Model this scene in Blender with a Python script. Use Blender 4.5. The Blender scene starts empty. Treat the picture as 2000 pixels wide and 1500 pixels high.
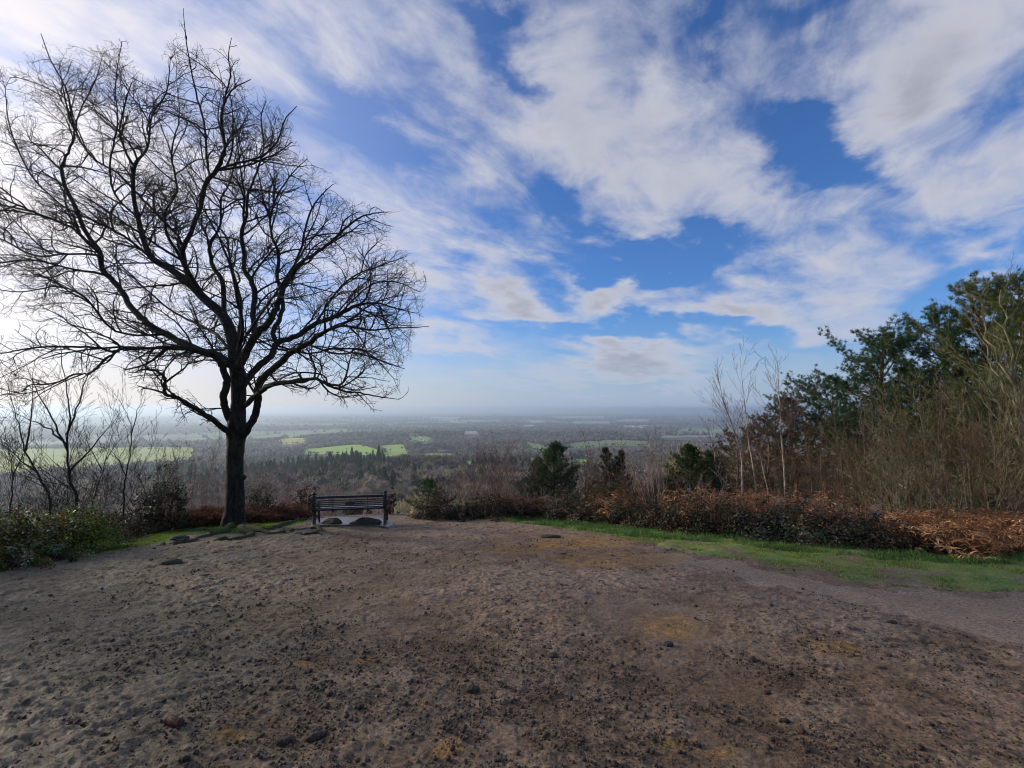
import bpy, math, random
import numpy as np
from math import radians as R, sin, cos, tan, atan2, pi
from mathutils import Vector, Matrix

sc = bpy.context.scene
COL = sc.collection
# ------------------------------------------------------------------ camera, world, sun, exposure
EYE = 1.6
FPX = 900.0                       # focal length in pixels of the 2000 px wide photograph
PITCH = math.atan((798 - 750) / FPX)
cam_d = bpy.data.cameras.new('camera')
cam_d.sensor_width = 36.0
cam_d.lens = 36.0 * FPX / 2000.0
cam_d.clip_start = 0.05
cam_d.clip_end = 200000.0
cam = bpy.data.objects.new('camera', cam_d)
COL.objects.link(cam)
cam.location = (0, 0, EYE)
cam.rotation_euler = (R(90) + PITCH, 0, 0)
sc.camera = cam

def ray(px, py):
    a, b = (px - 1000.0) / FPX, (750.0 - py) / FPX
    d = np.array([a, cos(PITCH) - b * sin(PITCH), b * cos(PITCH) + sin(PITCH)])
    return d
def at(px, py, Y):
    """world point of a pixel at depth Y"""
    d = ray(px, py)
    return np.array([0, 0, EYE]) + d * (Y / d[1])
def azel(px, py):
    d = ray(px, py)
    return atan2(d[0], d[1]), math.asin(d[2] / np.linalg.norm(d))

SUN_AZ, SUN_EL = R(-68), R(15)
sund = Vector((sin(SUN_AZ) * cos(SUN_EL), cos(SUN_AZ) * cos(SUN_EL), sin(SUN_EL)))
sl = bpy.data.lights.new('sun', 'SUN')
sl.energy = 4.0
sl.angle = R(9)
sl.color = (1.0, 0.87, 0.70)
so = bpy.data.objects.new('sun', sl)
COL.objects.link(so)
so.rotation_euler = (-sund).to_track_quat('-Z', 'Y').to_euler()
so.location = (-20, 10, 30)

sc.view_settings.view_transform = 'Standard'
sc.view_settings.look = 'None'
sc.view_settings.exposure = 0.1
sc.view_settings.gamma = 1.0
sc.cycles.max_bounces = 6
sc.cycles.diffuse_bounces = 2
sc.cycles.glossy_bounces = 2
sc.cycles.transmission_bounces = 2
sc.cycles.transparent_max_bounces = 6
sc.cycles.volume_bounces = 0
sc.cycles.use_denoising = True
sc.cycles.filter_width = 1.05
sc.cycles.sample_clamp_indirect = 4.0

world = bpy.data.worlds.new("World")
sc.world = world
world.use_nodes = True

class NT:
    """small node-tree helper"""
    def __init__(s, tree):
        s.t = tree; s.n = tree.nodes; s.l = tree.links
    def put(s, sock, v):
        if v is None: return
        if isinstance(v, bpy.types.NodeSocket): s.l.new(v, sock)
        else:
            if isinstance(v, (tuple, list)) and sock.type == 'RGBA' and len(v) == 3: v = (*v, 1)
            sock.default_value = v
    def m(s, op, a, b=None, c=None, clamp=False):
        n = s.n.new('ShaderNodeMath'); n.operation = op; n.use_clamp = clamp
        s.put(n.inputs[0], a); s.put(n.inputs[1], b); s.put(n.inputs[2], c)
        return n.outputs[0]
    def v(s, op, a, b=None, scale=None):
        n = s.n.new('ShaderNodeVectorMath'); n.operation = op
        s.put(n.inputs[0], a); s.put(n.inputs[1], b)
        if scale is not None: s.put(n.inputs['Scale'], scale)
        return n.outputs['Value'] if op in ('LENGTH', 'DOT_PRODUCT', 'DISTANCE') else n.outputs[0]
    def noise(s, vec, scale, detail=4, rough=0.55, dist=0.0, dim='3D', lac=2.0):
        n = s.n.new('ShaderNodeTexNoise'); n.noise_dimensions = dim
        s.put(n.inputs['Vector'], vec); s.put(n.inputs['Scale'], scale); s.put(n.inputs['Detail'], detail)
        s.put(n.inputs['Roughness'], rough); s.put(n.inputs['Distortion'], dist); s.put(n.inputs['Lacunarity'], lac)
        return n.outputs['Fac'], n.outputs['Color']
    def rng(s, v, a, b, c=0.0, d=1.0, smooth=True):
        n = s.n.new('ShaderNodeMapRange'); n.interpolation_type = 'SMOOTHSTEP' if smooth else 'LINEAR'
        s.put(n.inputs[0], v)
        for i, x in enumerate((a, b, c, d)): s.put(n.inputs[i + 1], x)
        return n.outputs[0]
    def mix(s, f, a, b, mode='MIX'):
        n = s.n.new('ShaderNodeMix'); n.data_type = 'RGBA'; n.blend_type = mode
        s.put(n.inputs[0], f); s.put(n.inputs[6], a); s.put(n.inputs[7], b)
        return n.outputs[2]
    def mapping(s, vec, loc=(0, 0, 0), rot=(0, 0, 0), scale=(1, 1, 1), kind='POINT'):
        n = s.n.new('ShaderNodeMapping'); n.vector_type = kind
        s.put(n.inputs[0], vec); s.put(n.inputs[1], loc); s.put(n.inputs[2], rot); s.put(n.inputs[3], scale)
        return n.outputs[0]
    def comb(s, x, y, z=0.0):
        n = s.n.new('ShaderNodeCombineXYZ')
        s.put(n.inputs[0], x); s.put(n.inputs[1], y); s.put(n.inputs[2], z)
        return n.outputs[0]
    def sep(s, v):
        n = s.n.new('ShaderNodeSeparateXYZ'); s.put(n.inputs[0], v)
        return n.outputs

def build_world():
    w = NT(world.node_tree)
    w.n.clear()
    out = w.n.new('ShaderNodeOutputWorld')
    bg = w.n.new('ShaderNodeBackground')
    tc = w.n.new('ShaderNodeTexCoord')
    d = w.v('NORMALIZE', tc.outputs['Generated'])
    x, y, z = w.sep(d)
    sky = w.n.new('ShaderNodeTexSky')
    sky.sky_type = 'NISHITA'
    sky.sun_disc = False
    sky.sun_elevation = SUN_EL
    sky.sun_rotation = SUN_AZ
    sky.altitude = 200
    sky.air_density = 1.0
    sky.dust_density = 0.6
    sky.ozone_density = 2.0
    blue = w.mix(1.0, sky.outputs[0], (0.060, 0.098, 0.162), 'MULTIPLY')
    az = w.m('ARCTAN2', x, y)
    el = w.m('ARCSINE', z)
    zz = w.m('MAXIMUM', z, 0.0)
    pz = w.m('ADD', zz, 0.09)
    px_ = w.m('DIVIDE', x, pz); py_ = w.m('DIVIDE', y, pz)
    P = w.comb(px_, py_, 0.0)
    # streaks run away from the viewer to the right: stretch the noise along that direction
    Pr = w.mapping(P, rot=(0, 0, R(52)), kind='TEXTURE')
    Ps = w.mapping(Pr, scale=(0.68, 1.1, 1.0))
    wf, wc = w.noise(Ps, 1.1, 3, 0.6)
    warp = w.v('MULTIPLY', w.v('SUBTRACT', wc, (0.5, 0.5, 0.5)), (0.7, 0.7, 0.0))
    Pw = w.v('ADD', Ps, warp)
    f1, _ = w.noise(Pw, 1.35, 9, 0.60, 0.25)
    f2, _ = w.noise(w.v('ADD', Pw, (3.7, 1.9, 0.0)), 4.6, 8, 0.62, 0.15)
    fA = w.v('ADD', w.comb(az, el, 0.0), w.v('SCALE', w.v('SUBTRACT', wc, (0.5, 0.5, 0.5)), scale=0.22))
    f3, c3 = w.noise(w.comb(az, w.m('MULTIPLY', el, 1.9), 0.0), 7.5, 7, 0.58)
    fA = w.v('ADD', fA, w.v('SCALE', w.v('SUBTRACT', c3, (0.5, 0.5, 0.5)), scale=0.15))
    fA = w.v('MULTIPLY', fA, (1, 1, 0))
    blobs = [
        (1250, 330, 470, 190, -14, 1.0), (1130, 210, 260, 150, -38, .35), (960, 330, 280, 130, -35, .35),
        (1640, 510, 240, 85, -14, .60), (1010, 595, 150, 60, -8, 1.25), (900, 500, 200, 60, -28, .5),
        (1210, 570, 160, 50, -12, 1.1), (1440, 605, 180, 60, 4, 1.3), (1220, 712, 190, 50, -2, 1.5),
        (1295, 660, 60, 24, 0, .8), (1455, 685, 50, 20, 0, .6), (1640, 605, 130, 70, 0, .6),
        (1800, 140, 280, 200, 15, .75), (1640, 80, 180, 100, 0, .2), (1940, 380, 170, 260, -40, .75), (850, 110, 240, 70, -42, .45),
        (650, 60, 260, 90, -42, .55), (300, 60, 480, 130, -12, .75), (120, 480, 520, 460, 0, .85),
        (620, 420, 300, 200, -20, .35), (870, 650, 130, 30, 0, .7), (1100, 745, 420, 22, 0, .5),
        (1130, 60, 110, 130, 30, .35), (1420, 110, 140, 90, -60, .35), (1290, 512, 18, 6, 20, .9),
        (1545, 275, 190, 85, -38, -1.4), (1710, 345, 150, 62, -8, -1.2), (1340, 45, 80, 90, -30, -.6),
        (1000, 165, 120, 45, -42, -.9), (1290, 498, 260, 44, 4, -1.8), (1080, 435, 90, 45, -48, -1.0),
        (880, 470, 90, 26, -32, -.6), (740, 270, 120, 50, -45, -.5), (940, 20, 130, 45, -30, -.9),
        (1860, 560, 170, 85, -30, -1.2), (1200, 645, 330, 30, 0, -1.1), (1480, 660, 220, 40, 0, -.7),
        (1080, 570, 50, 40, -40, -.5), (860, 590, 60, 50, 0, .2), (650, 190, 140, 45, -45, -.4),
        (1570, 20, 160, 60, 10, -.5), (1990, 560, 60, 90, 0, -.4),
    ]
    acc = None
    for (bx, by, sx, sy, ang, wt) in blobs:
        a = R(ang)
        c = np.array(azel(bx, by))
        e1 = np.array(azel(bx + sx * cos(a) * .5, by - sx * sin(a) * .5)) - c
        e2 = np.array(azel(bx + sy * sin(a) * .5, by + sy * cos(a) * .5)) - c
        mp = w.mapping(fA, loc=(c[0], c[1], 0), rot=(0, 0, atan2(e1[1], e1[0])),
                       scale=(2 * np.linalg.norm(e1), 2 * np.linalg.norm(e2), 1.0), kind='TEXTURE')
        g = w.rng(w.v('LENGTH', mp), 0.0, 1.15, wt, 0.0)
        acc = g if acc is None else w.m('ADD', acc, g)
    det = w.m('ADD', w.m('MULTIPLY', w.m('SUBTRACT', f1, 0.5), 2.7), w.m('MULTIPLY', w.m('SUBTRACT', f2, 0.5), 1.9))
    det3 = w.m('MULTIPLY', w.m('SUBTRACT', f3, 0.5), 1.3)
    low = w.rng(el, 0.02, 0.34)
    det = w.m('ADD', w.m('MULTIPLY', det, low), det3)
    dens = w.m('ADD', w.m('ADD', w.m('MULTIPLY', acc, 0.92), det), -0.06)
    alpha = w.rng(dens, -0.58, 1.06)
    # thickness shading: thin parts bright, thick middles grey-mauve
    thick = w.rng(w.m('ADD', dens, w.m('MULTIPLY', w.m('SUBTRACT', f2, 0.5), -1.2)), 0.35, 1.9)
    white = (0.57, 0.575, 0.64); grey = (0.27, 0.285, 0.36)
    cc = w.mix(thick, white, grey)
    sd = w.v('DOT_PRODUCT', d, tuple(sund))
    glow = w.rng(sd, 0.36, 1.04)
    glow2 = w.m('POWER', w.m('MAXIMUM', sd, 0.0), 9.0)
    cc = w.mix(glow, cc, w.mix(thick, (0.86, 0.82, 0.84), (0.56, 0.53, 0.60)))
    blue2 = w.mix(w.m('MULTIPLY', glow, 0.55), blue, (0.40, 0.46, 0.68))
    col = w.mix(w.m('MULTIPLY', alpha, 0.96), blue2, cc)
    # pale air low over the horizon
    hz = w.m('POWER', w.m('SUBTRACT', 1.0, w.rng(el, 0.0, 0.23, 0, 1, False)), 2.0)
    hcol = w.mix(w.rng(az, -0.85, 0.25), (0.78, 0.69, 0.64), (0.37, 0.46, 0.62))
    col = w.mix(w.m('MULTIPLY', hz, 0.93), col, hcol)
    col = w.mix(1.0, col, w.mix(glow2, (0, 0, 0), (0.40, 0.34, 0.27)), 'ADD')
    bg.inputs['Strength'].default_value = 1.0
    w.l.new(col, bg.inputs['Color'])
    w.l.new(bg.outputs[0], out.inputs['Surface'])
build_world()

# ------------------------------------------------------------------ numpy noise
def _hash(ix, iy, seed):
    h = (ix.astype(np.int64) * 374761393 + iy.astype(np.int64) * 668265263 + seed * 1442695041) & 0xFFFFFFFF
    h = ((h ^ (h >> 13)) * 1274126177) & 0xFFFFFFFF
    h = (h ^ (h >> 16)) & 0xFFFFFF
    return h / float(0x1000000)
def vnoise(x, y, seed=0):
    ix = np.floor(x); iy = np.floor(y)
    fx = x - ix; fy = y - iy
    fx = fx * fx * (3 - 2 * fx); fy = fy * fy * (3 - 2 * fy)
    a = _hash(ix, iy, seed); b = _hash(ix + 1, iy, seed)
    c = _hash(ix, iy + 1, seed); d = _hash(ix + 1, iy + 1, seed)
    return (a + (b - a) * fx) * (1 - fy) + (c + (d - c) * fx) * fy
def fbm(x, y, size, octaves=4, seed=0, gain=0.5):
    """about -1..1; size = wavelength in metres"""
    s, amp, tot = 0.0, 1.0, 0.0
    x = np.asarray(x, float) / size; y = np.asarray(y, float) / size
    for o in range(octaves):
        s = s + amp * (vnoise(x, y, seed + o * 17) * 2 - 1); tot += amp
        x, y = x * 1.6 * 1.25 + y * 0.35 + 5.3, y * 1.6 * 1.25 - x * 0.35 + 1.7
        amp *= gain
    return s / tot
def lumps(x, y, cell, seed, fill=0.6, size=0.45, stretch=1.0):
    """scattered rounded lumps, 0..1"""
    x = x / cell; y = y / cell
    ix = np.floor(x); iy = np.floor(y)
    best = np.zeros_like(x)
    for dx in (-1, 0, 1):
        for dy in (-1, 0, 1):
            cx, cy = ix + dx, iy + dy
            px = cx + 0.15 + 0.7 * _hash(cx, cy, seed); py = cy + 0.15 + 0.7 * _hash(cx, cy, seed + 1)
            rr = size * (0.35 + 0.65 * _hash(cx, cy, seed + 2))
            on = _hash(cx, cy, seed + 3) < fill
            d2 = ((x - px) / stretch) ** 2 + ((y - py) * stretch) ** 2
            h = np.clip(1 - d2 / rr ** 2, 0, 1)
            best = np.maximum(best, np.where(on, np.sqrt(h) * (0.4 + 0.6 * _hash(cx, cy, seed + 4)), 0))
    return best
def sstep(v, a, b):
    t = np.clip((v - a) / (b - a), 0, 1)
    return t * t * (3 - 2 * t)
def in_poly(x, y, poly):
    inside = np.zeros(np.shape(x), bool)
    n = len(poly)
    for i in range(n):
        x1, y1 = poly[i]; x2, y2 = poly[(i + 1) % n]
        c = ((y1 > y) != (y2 > y)) & (x < (x2 - x1) * (y - y1) / (y2 - y1 + 1e-12) + x1)
        inside ^= c
    return inside

# ------------------------------------------------------------------ terrain height
_eaz = np.radians([-180, -90, -60, -48, -40, -33, -20, -5, 0, 10, 24, 38, 48, 70, 110, 180])
_er = np.array([60, 30, 11.5, 11.0, 12.0, 13.0, 13.4, 13.6, 13.4, 12.8, 12.0, 11.5, 11.5, 14, 40, 60.])
_ps = np.array([0, 2, 5, 10, 20, 50, 100, 200, 300, 450, 700, 1000, 1300, 1700, 2500, 5000, 10000, 40000.])
_pz = np.array([0, .3, 1.2, 3.2, 7.5, 17, 28, 44, 56, 68, 88, 103, 114, 123, 139, 158, 168, 172.])
def H(x, y):
    x = np.asarray(x, float); y = np.asarray(y, float)
    r = np.hypot(x, y); az = np.arctan2(x, y)
    er = np.interp(az, _eaz, _er)
    rn = np.minimum(r, er)
    z = -0.11 * rn * np.cos(az)
    s = np.maximum(r - er, 0)
    p = np.interp(s, _ps, _pz)
    # smooth the piecewise profile a little
    p = (p + np.interp(s * 0.93, _ps, _pz) + np.interp(s * 1.07, _ps, _pz)) / 3
    gentle = sstep(np.degrees(az), 6, 26) * (1 - sstep(s, 30, 260))
    p = p * (1 - 0.55 * gentle)
    back = sstep(np.abs(np.degrees(az)), 75, 120)
    p = p * (1 - 0.9 * back)
    # wooded hill between the near slope and the fields
    hx, hy = r * np.sin(az + R(17)), r * np.cos(az + R(17)) - 620
    p = p - 11 * np.exp(-(hx / 190) ** 2 - (hy / 170) ** 2)
    hx, hy = r * np.sin(az - R(4)), r * np.cos(az - R(4)) - 1500
    p = p - 14 * np.exp(-(hx / 330) ** 2 - (hy / 260) ** 2)
    hx, hy = r * np.sin(az + R(11)), r * np.cos(az + R(11)) - 2100
    p = p - 26 * np.exp(-(hx / 420) ** 2 - (hy / 300) ** 2)
    hx, hy = r * np.sin(az - R(10)), r * np.cos(az - R(10)) - 2300
    p = p - 18 * np.exp(-(hx / 700) ** 2 - (hy / 300) ** 2)
    und = fbm(x, y, 420.0, 3, 5) * 11 * sstep(s, 80, 900) + fbm(x, y, 2600.0, 3, 8) * 22 * sstep(s, 1800, 6000) * (1 - 0.6 * sstep(s, 9000, 20000))
    far = 70 * sstep(r, 21000, 27000) * np.clip(0.55 + 1.1 * fbm(x, y, 9000.0, 2, 31) + 0.7 * sstep(np.degrees(az), 2, 20), 0, 2.0)
    gentle_n = fbm(x, y, 2.6, 2, 77) * 0.035 + fbm(x, y, 9.0, 2, 78) * 0.06 * sstep(r, 3, 8)
    return z - p + und + far + gentle_n * (1 - sstep(s, 40, 200))
def hz(x, y): return float(H(np.array([x]), np.array([y]))[0])
def ground_hit(px, py):
    d = ray(px, py); d = d / math.hypot(d[0], d[1])
    r = np.concatenate([np.arange(0.8, 40, 0.02), np.geomspace(40, 40000, 6000)])
    z = EYE + d[2] * r
    h = H(d[0] * r, d[1] * r)
    k = np.argmax(z < h)
    if z[k] >= h[k]: k = len(r) - 1
    return np.array([d[0] * r[k], d[1] * r[k], h[k]])
def gpoly(pts, rmax=14.6):
    out = []
    for p in pts:
        q = ground_hit(*p)[:2]; r = math.hypot(*q)
        if rmax and r > rmax: q = q * rmax / r
        out.append(tuple(q))
    return out

# ------------------------------------------------------------------ mesh building
class MB:
    def __init__(s): s.v = []; s.f3 = []; s.f4 = []; s.n = 0; s.c = []; s.hasc = False
    def add(s, v, f, col=None):
        v = np.asarray(v, float).reshape(-1, 3); f = np.asarray(f, np.int64)
        if len(v) == 0 or len(f) == 0: return
        (s.f3 if f.shape[1] == 3 else s.f4).append(f + s.n)
        s.v.append(v); s.n += len(v)
        if col is not None:
            s.hasc = True
            c = np.asarray(col, float); c = np.broadcast_to(c, (len(v), 3)) if c.ndim == 1 else c
        else: c = np.zeros((len(v), 3))
        s.c.append(c)
    def mesh(s, name, smooth=False):
        me = bpy.data.meshes.new(name)
        if not s.v: return me
        v = np.concatenate(s.v)
        f3 = np.concatenate(s.f3) if s.f3 else np.zeros((0, 3), int)
        f4 = np.concatenate(s.f4) if s.f4 else np.zeros((0, 4), int)
        loops = np.concatenate([f3.ravel(), f4.ravel()])
        tot = np.concatenate([np.full(len(f3), 3), np.full(len(f4), 4)])
        start = np.concatenate([[0], np.cumsum(tot)[:-1]])
        me.vertices.add(len(v)); me.vertices.foreach_set('co', v.astype(np.float32).ravel())
        me.loops.add(len(loops)); me.loops.foreach_set('vertex_index', loops.astype(np.int32))
        me.polygons.add(len(tot)); me.polygons.foreach_set('loop_start', start.astype(np.int32))
        if smooth: me.polygons.foreach_set('use_smooth', np.ones(len(tot), bool))
        if s.hasc:
            a = me.color_attributes.new('tint', 'FLOAT_COLOR', 'POINT')
            c = np.concatenate(s.c); c = np.concatenate([c, np.ones((len(c), 1))], 1)
            a.data.foreach_set('color', c.astype(np.float32).ravel())
        me.update(calc_edges=True)
        return me
    def build(s, name, mat, parent=None, smooth=False):
        me = s.mesh(name, smooth)
        if mat: me.materials.append(mat)
        o = bpy.data.objects.new(name, me)
        COL.objects.link(o)
        if parent: o.parent = parent
        return o
def tag(o, label=None, cat=None, group=None, kind=None):
    if label: o['label'] = label
    if cat: o['category'] = cat
    if group: o['group'] = group
    if kind: o['kind'] = kind
    return o
def thing(name, label, cat, loc=(0, 0, 0), rz=0.0, group=None):
    o = bpy.data.objects.new(name, None); COL.objects.link(o)
    o.location = tuple(float(c) for c in loc); o.rotation_euler = (0, 0, rz); o.empty_display_size = 0.3
    return tag(o, label, cat, group)
def dup(root, loc, rz=0.0, scale=1.0, label=None, cat=None, group=None):
    r = root.copy(); COL.objects.link(r)
    r.location = tuple(float(c) for c in loc); r.rotation_euler = (0, 0, rz)
    r.scale = (scale,) * 3 if not isinstance(scale, tuple) else scale
    tag(r, label, cat, group)
    for ch in list(root.children):
        c = ch.copy(); COL.objects.link(c); c.parent = r
        for g in list(ch.children):
            d = g.copy(); COL.objects.link(d); d.parent = c
    return r
def unit(v): return v / (np.linalg.norm(v, axis=-1, keepdims=True) + 1e-12)
def prisms(mb, p0, p1, r0, r1, k=3, col=None):
    p0 = np.asarray(p0, float); p1 = np.asarray(p1, float); n = len(p0)
    if n == 0: return
    r0 = np.broadcast_to(np.asarray(r0, float), (n,)); r1 = np.broadcast_to(np.asarray(r1, float), (n,))
    t = unit(p1 - p0)
    ref = np.where(np.abs(t[:, 2:3]) > 0.8, np.array([[1., 0, 0]]), np.array([[0, 0, 1.]]))
    a = unit(np.cross(t, ref)); b = np.cross(t, a)
    an = np.arange(k) * 2 * pi / k
    ring = np.cos(an)[None, :, None] * a[:, None] + np.sin(an)[None, :, None] * b[:, None]
    v = np.concatenate([p0[:, None] + ring * r0[:, None, None], p1[:, None] + ring * r1[:, None, None]], 1)
    base = (np.arange(n) * 2 * k)[:, None, None]
    i = np.arange(k); j = (i + 1) % k
    f = np.stack([i, j, j + k, i + k], 1)[None] + base
    c = None
    if col is not None:
        c = np.asarray(col, float)
        c = np.repeat(c, 2 * k, axis=0) if c.ndim == 2 else c
    mb.add(v.reshape(-1, 3), f.reshape(-1, 4), c)
def tube(mb, pts, rad, k=8, bump=0.0, seed=0, cap=True, col=None, lobes=0):
    pts = np.asarray(pts, float); n = len(pts)
    rad = np.broadcast_to(np.asarray(rad, float), (n,))
    t = unit(np.gradient(pts, axis=0))
    ref = np.array([0.31, 0.95, 0.05]) if abs(unit(pts[-1] - pts[0])[1]) < 0.8 else np.array([1., 0, 0.1])
    a = unit(np.cross(t, ref)); b = np.cross(t, a)
    an = np.arange(k) * 2 * pi / k
    ring = np.cos(an)[None, :, None] * a[:, None] + np.sin(an)[None, :, None] * b[:, None]
    rr = rad[:, None] * np.ones((1, k))
    if bump:
        g = np.random.default_rng(seed)
        rr = rr * (1 + bump * g.uniform(-1, 1, (n, k)))
    v = pts[:, None] + ring * rr[:, :, None]
    i = np.arange(k); j = (i + 1) % k
    f = (np.stack([i, j, j + k, i + k], 1)[None] + (np.arange(n - 1) * k)[:, None, None]).reshape(-1, 4)
    mb.add(v.reshape(-1, 3), f, col)
    if cap:
        for e, fl in ((0, 1), (n - 1, 0)):
            vv = np.concatenate([v[e], pts[e][None]])
            ff = np.stack([i, j, np.full(k, k)], 1)
            if fl: ff = ff[:, ::-1]
            mb.add(vv, ff, col)
def spline(pts, sub=4):
    """Catmull-Rom through rows of pts (any columns)"""
    p = np.asarray(pts, float)
    q = np.concatenate([[2 * p[0] - p[1]], p, [2 * p[-1] - p[-2]]])
    out = []
    for i in range(len(p) - 1):
        a, b, c, d = q[i:i + 4]
        for u in np.linspace(0, 1, sub, endpoint=False):
            out.append(0.5 * ((2 * b) + (-a + c) * u + (2 * a - 5 * b + 4 * c - d) * u * u + (-a + 3 * b - 3 * c + d) * u ** 3))
    out.append(p[-1])
    return np.array(out)
def box(mb, lo, hi, col=None, bev=0.0):
    x0, y0, z0 = lo; x1, y1, z1 = hi
    if bev <= 0:
        v = [(x0, y0, z0), (x1, y0, z0), (x1, y1, z0), (x0, y1, z0), (x0, y0, z1), (x1, y0, z1), (x1, y1, z1), (x0, y1, z1)]
        f = [(0, 3, 2, 1), (4, 5, 6, 7), (0, 1, 5, 4), (1, 2, 6, 5), (2, 3, 7, 6), (3, 0, 4, 7)]
        mb.add(v, f, col); return
    import bmesh
    bm = bmesh.new()
    bmesh.ops.create_cube(bm, size=1.0)
    for q in bm.verts:
        q.co = Vector(((x0 + x1) / 2 + q.co.x * (x1 - x0), (y0 + y1) / 2 + q.co.y * (y1 - y0), (z0 + z1) / 2 + q.co.z * (z1 - z0)))
    bmesh.ops.bevel(bm, geom=bm.edges[:], offset=bev, segments=2, affect='EDGES', profile=0.6)
    bmesh.ops.triangulate(bm, faces=bm.faces[:])
    mb.add([q.co[:] for q in bm.verts], [[q.index for q in fc.verts] for fc in bm.faces], col)
    bm.free()
def lathe(mb, prof, c, k=14, col=None):
    an = np.arange(k) * 2 * pi / k
    v = np.array([[c[0] + r * cos(a), c[1] + r * sin(a), c[2] + z] for r, z in prof for a in an])
    i = np.arange(k); j = (i + 1) % k
    f = (np.stack([i, j, j + k, i + k], 1)[None] + (np.arange(len(prof) - 1) * k)[:, None, None]).reshape(-1, 4)
    mb.add(v, f, col)
def cards(mb, c, ax, up, L, W, col=None, fold=0.25):
    """leaf shaped folded quads: c centre base, ax direction along leaf, up rough normal"""
    c = np.asarray(c, float); ax = unit(ax); n = len(c)
    side = unit(np.cross(ax, up)); nn = np.cross(side, ax)
    L = np.broadcast_to(L, (n,))[:, None]; W = np.broadcast_to(W, (n,))[:, None]
    m = c + ax * L * 0.45 - nn * W * fold
    v = np.stack([c, m + side * W * 0.5 + nn * W * fold, c + ax * L - nn * L * 0.12, m - side * W * 0.5 + nn * W * fold], 1)
    f = (np.arange(n) * 4)[:, None] + np.array([[0, 1, 2, 3]])
    f = np.concatenate([f[:, [0, 1, 2]], f[:, [0, 2, 3]]])
    cc = None
    if col is not None:
        cc = np.asarray(col, float)
        cc = np.repeat(cc, 4, axis=0) if cc.ndim == 2 else cc
    mb.add(v.reshape(-1, 3), f, cc)
def blades(mb, c, tip, W, col=None, g=None):
    """thin triangles from c to tip"""
    n = len(c); d = tip - c
    side = unit(np.cross(d, g.normal(size=(n, 3))))
    W = np.broadcast_to(W, (n,))[:, None]
    v = np.stack([c - side * W * .5, c + side * W * .5, tip], 1)
    f = (np.arange(n) * 3)[:, None] + np.array([[0, 1, 2]])
    cc = None
    if col is not None:
        cc = np.asarray(col, float)
        cc = np.repeat(cc, 3, axis=0) if cc.ndim == 2 else cc
    mb.add(v.reshape(-1, 3), f, cc)

# ------------------------------------------------------------------ materials
def mat(name, rough=0.7, spec=0.4):
    m = bpy.data.materials.new(name); m.use_nodes = True
    w = NT(m.node_tree); w.n.clear()
    out = w.n.new('ShaderNodeOutputMaterial')
    b = w.n.new('ShaderNodeBsdfPrincipled')
    b.inputs['Roughness'].default_value = rough
    b.inputs['Specular IOR Level'].default_value = spec
    w.l.new(b.outputs[0], out.inputs[0])
    return m, w, b, out
def attr(w, name='tint'):
    n = w.n.new('ShaderNodeAttribute'); n.attribute_name = name
    return n.outputs['Color']
def bump(w, b, h, strength=0.5, dist=0.02):
    n = w.n.new('ShaderNodeBump'); n.inputs['Strength'].default_value = strength; n.inputs['Distance'].default_value = dist
    w.l.new(h, n.inputs['Height']); w.l.new(n.outputs[0], b.inputs['Normal'])
def bark_mat(name, c1, c2, scale=14, moss=None, rough=0.9, mossamt=0.5, spec=0.25):
    m, w, b, _ = mat(name, rough, spec)
    tc = w.n.new('ShaderNodeTexCoord').outputs['Object']
    st = w.mapping(tc, scale=(1, 1, 0.28))
    f, _c = w.noise(st, scale, 6, 0.65)
    g, _c = w.noise(tc, 1.7, 4, 0.6)
    col = w.mix(w.rng(f, 0.35, 0.68), c1, c2)
    if moss:
        nm = w.n.new('ShaderNodeNewGeometry').outputs['Normal']
        col = w.mix(w.m('MULTIPLY', w.rng(g, 0.62 - mossamt * .4, 0.78 - mossamt * .3), 0.85), col, moss)
    w.l.new(col, b.inputs['Base Color'])
    bump(w, b, f, 0.8, 0.03)
    return m
def leaf_mat(name, rough=0.5, spec=0.4, trans=0.25, vary=0.35, use_tint=True, base=(0.05, 0.07, 0.03)):
    m, w, b, out = mat(name, rough, spec)
    geo = w.n.new('ShaderNodeNewGeometry')
    col = attr(w) if use_tint else None
    if col is None:
        rgb = w.n.new('ShaderNodeRGB'); rgb.outputs[0].default_value = (*base, 1); col = rgb.outputs[0]
    k = w.rng(geo.outputs['Random Per Island'], 0, 1, 1 - vary, 1 + vary, False)
    col = w.v('SCALE', col, scale=k)
    w.l.new(col, b.inputs['Base Color'])
    if trans > 0:
        t = w.n.new('ShaderNodeBsdfTranslucent'); w.l.new(w.v('SCALE', col, scale=1.3), t.inputs['Color'])
        ms = w.n.new('ShaderNodeMixShader'); ms.inputs[0].default_value = trans
        w.l.new(b.outputs[0], ms.inputs[1]); w.l.new(t.outputs[0], ms.inputs[2]); w.l.new(ms.outputs[0], out.inputs[0])
    return m

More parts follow.
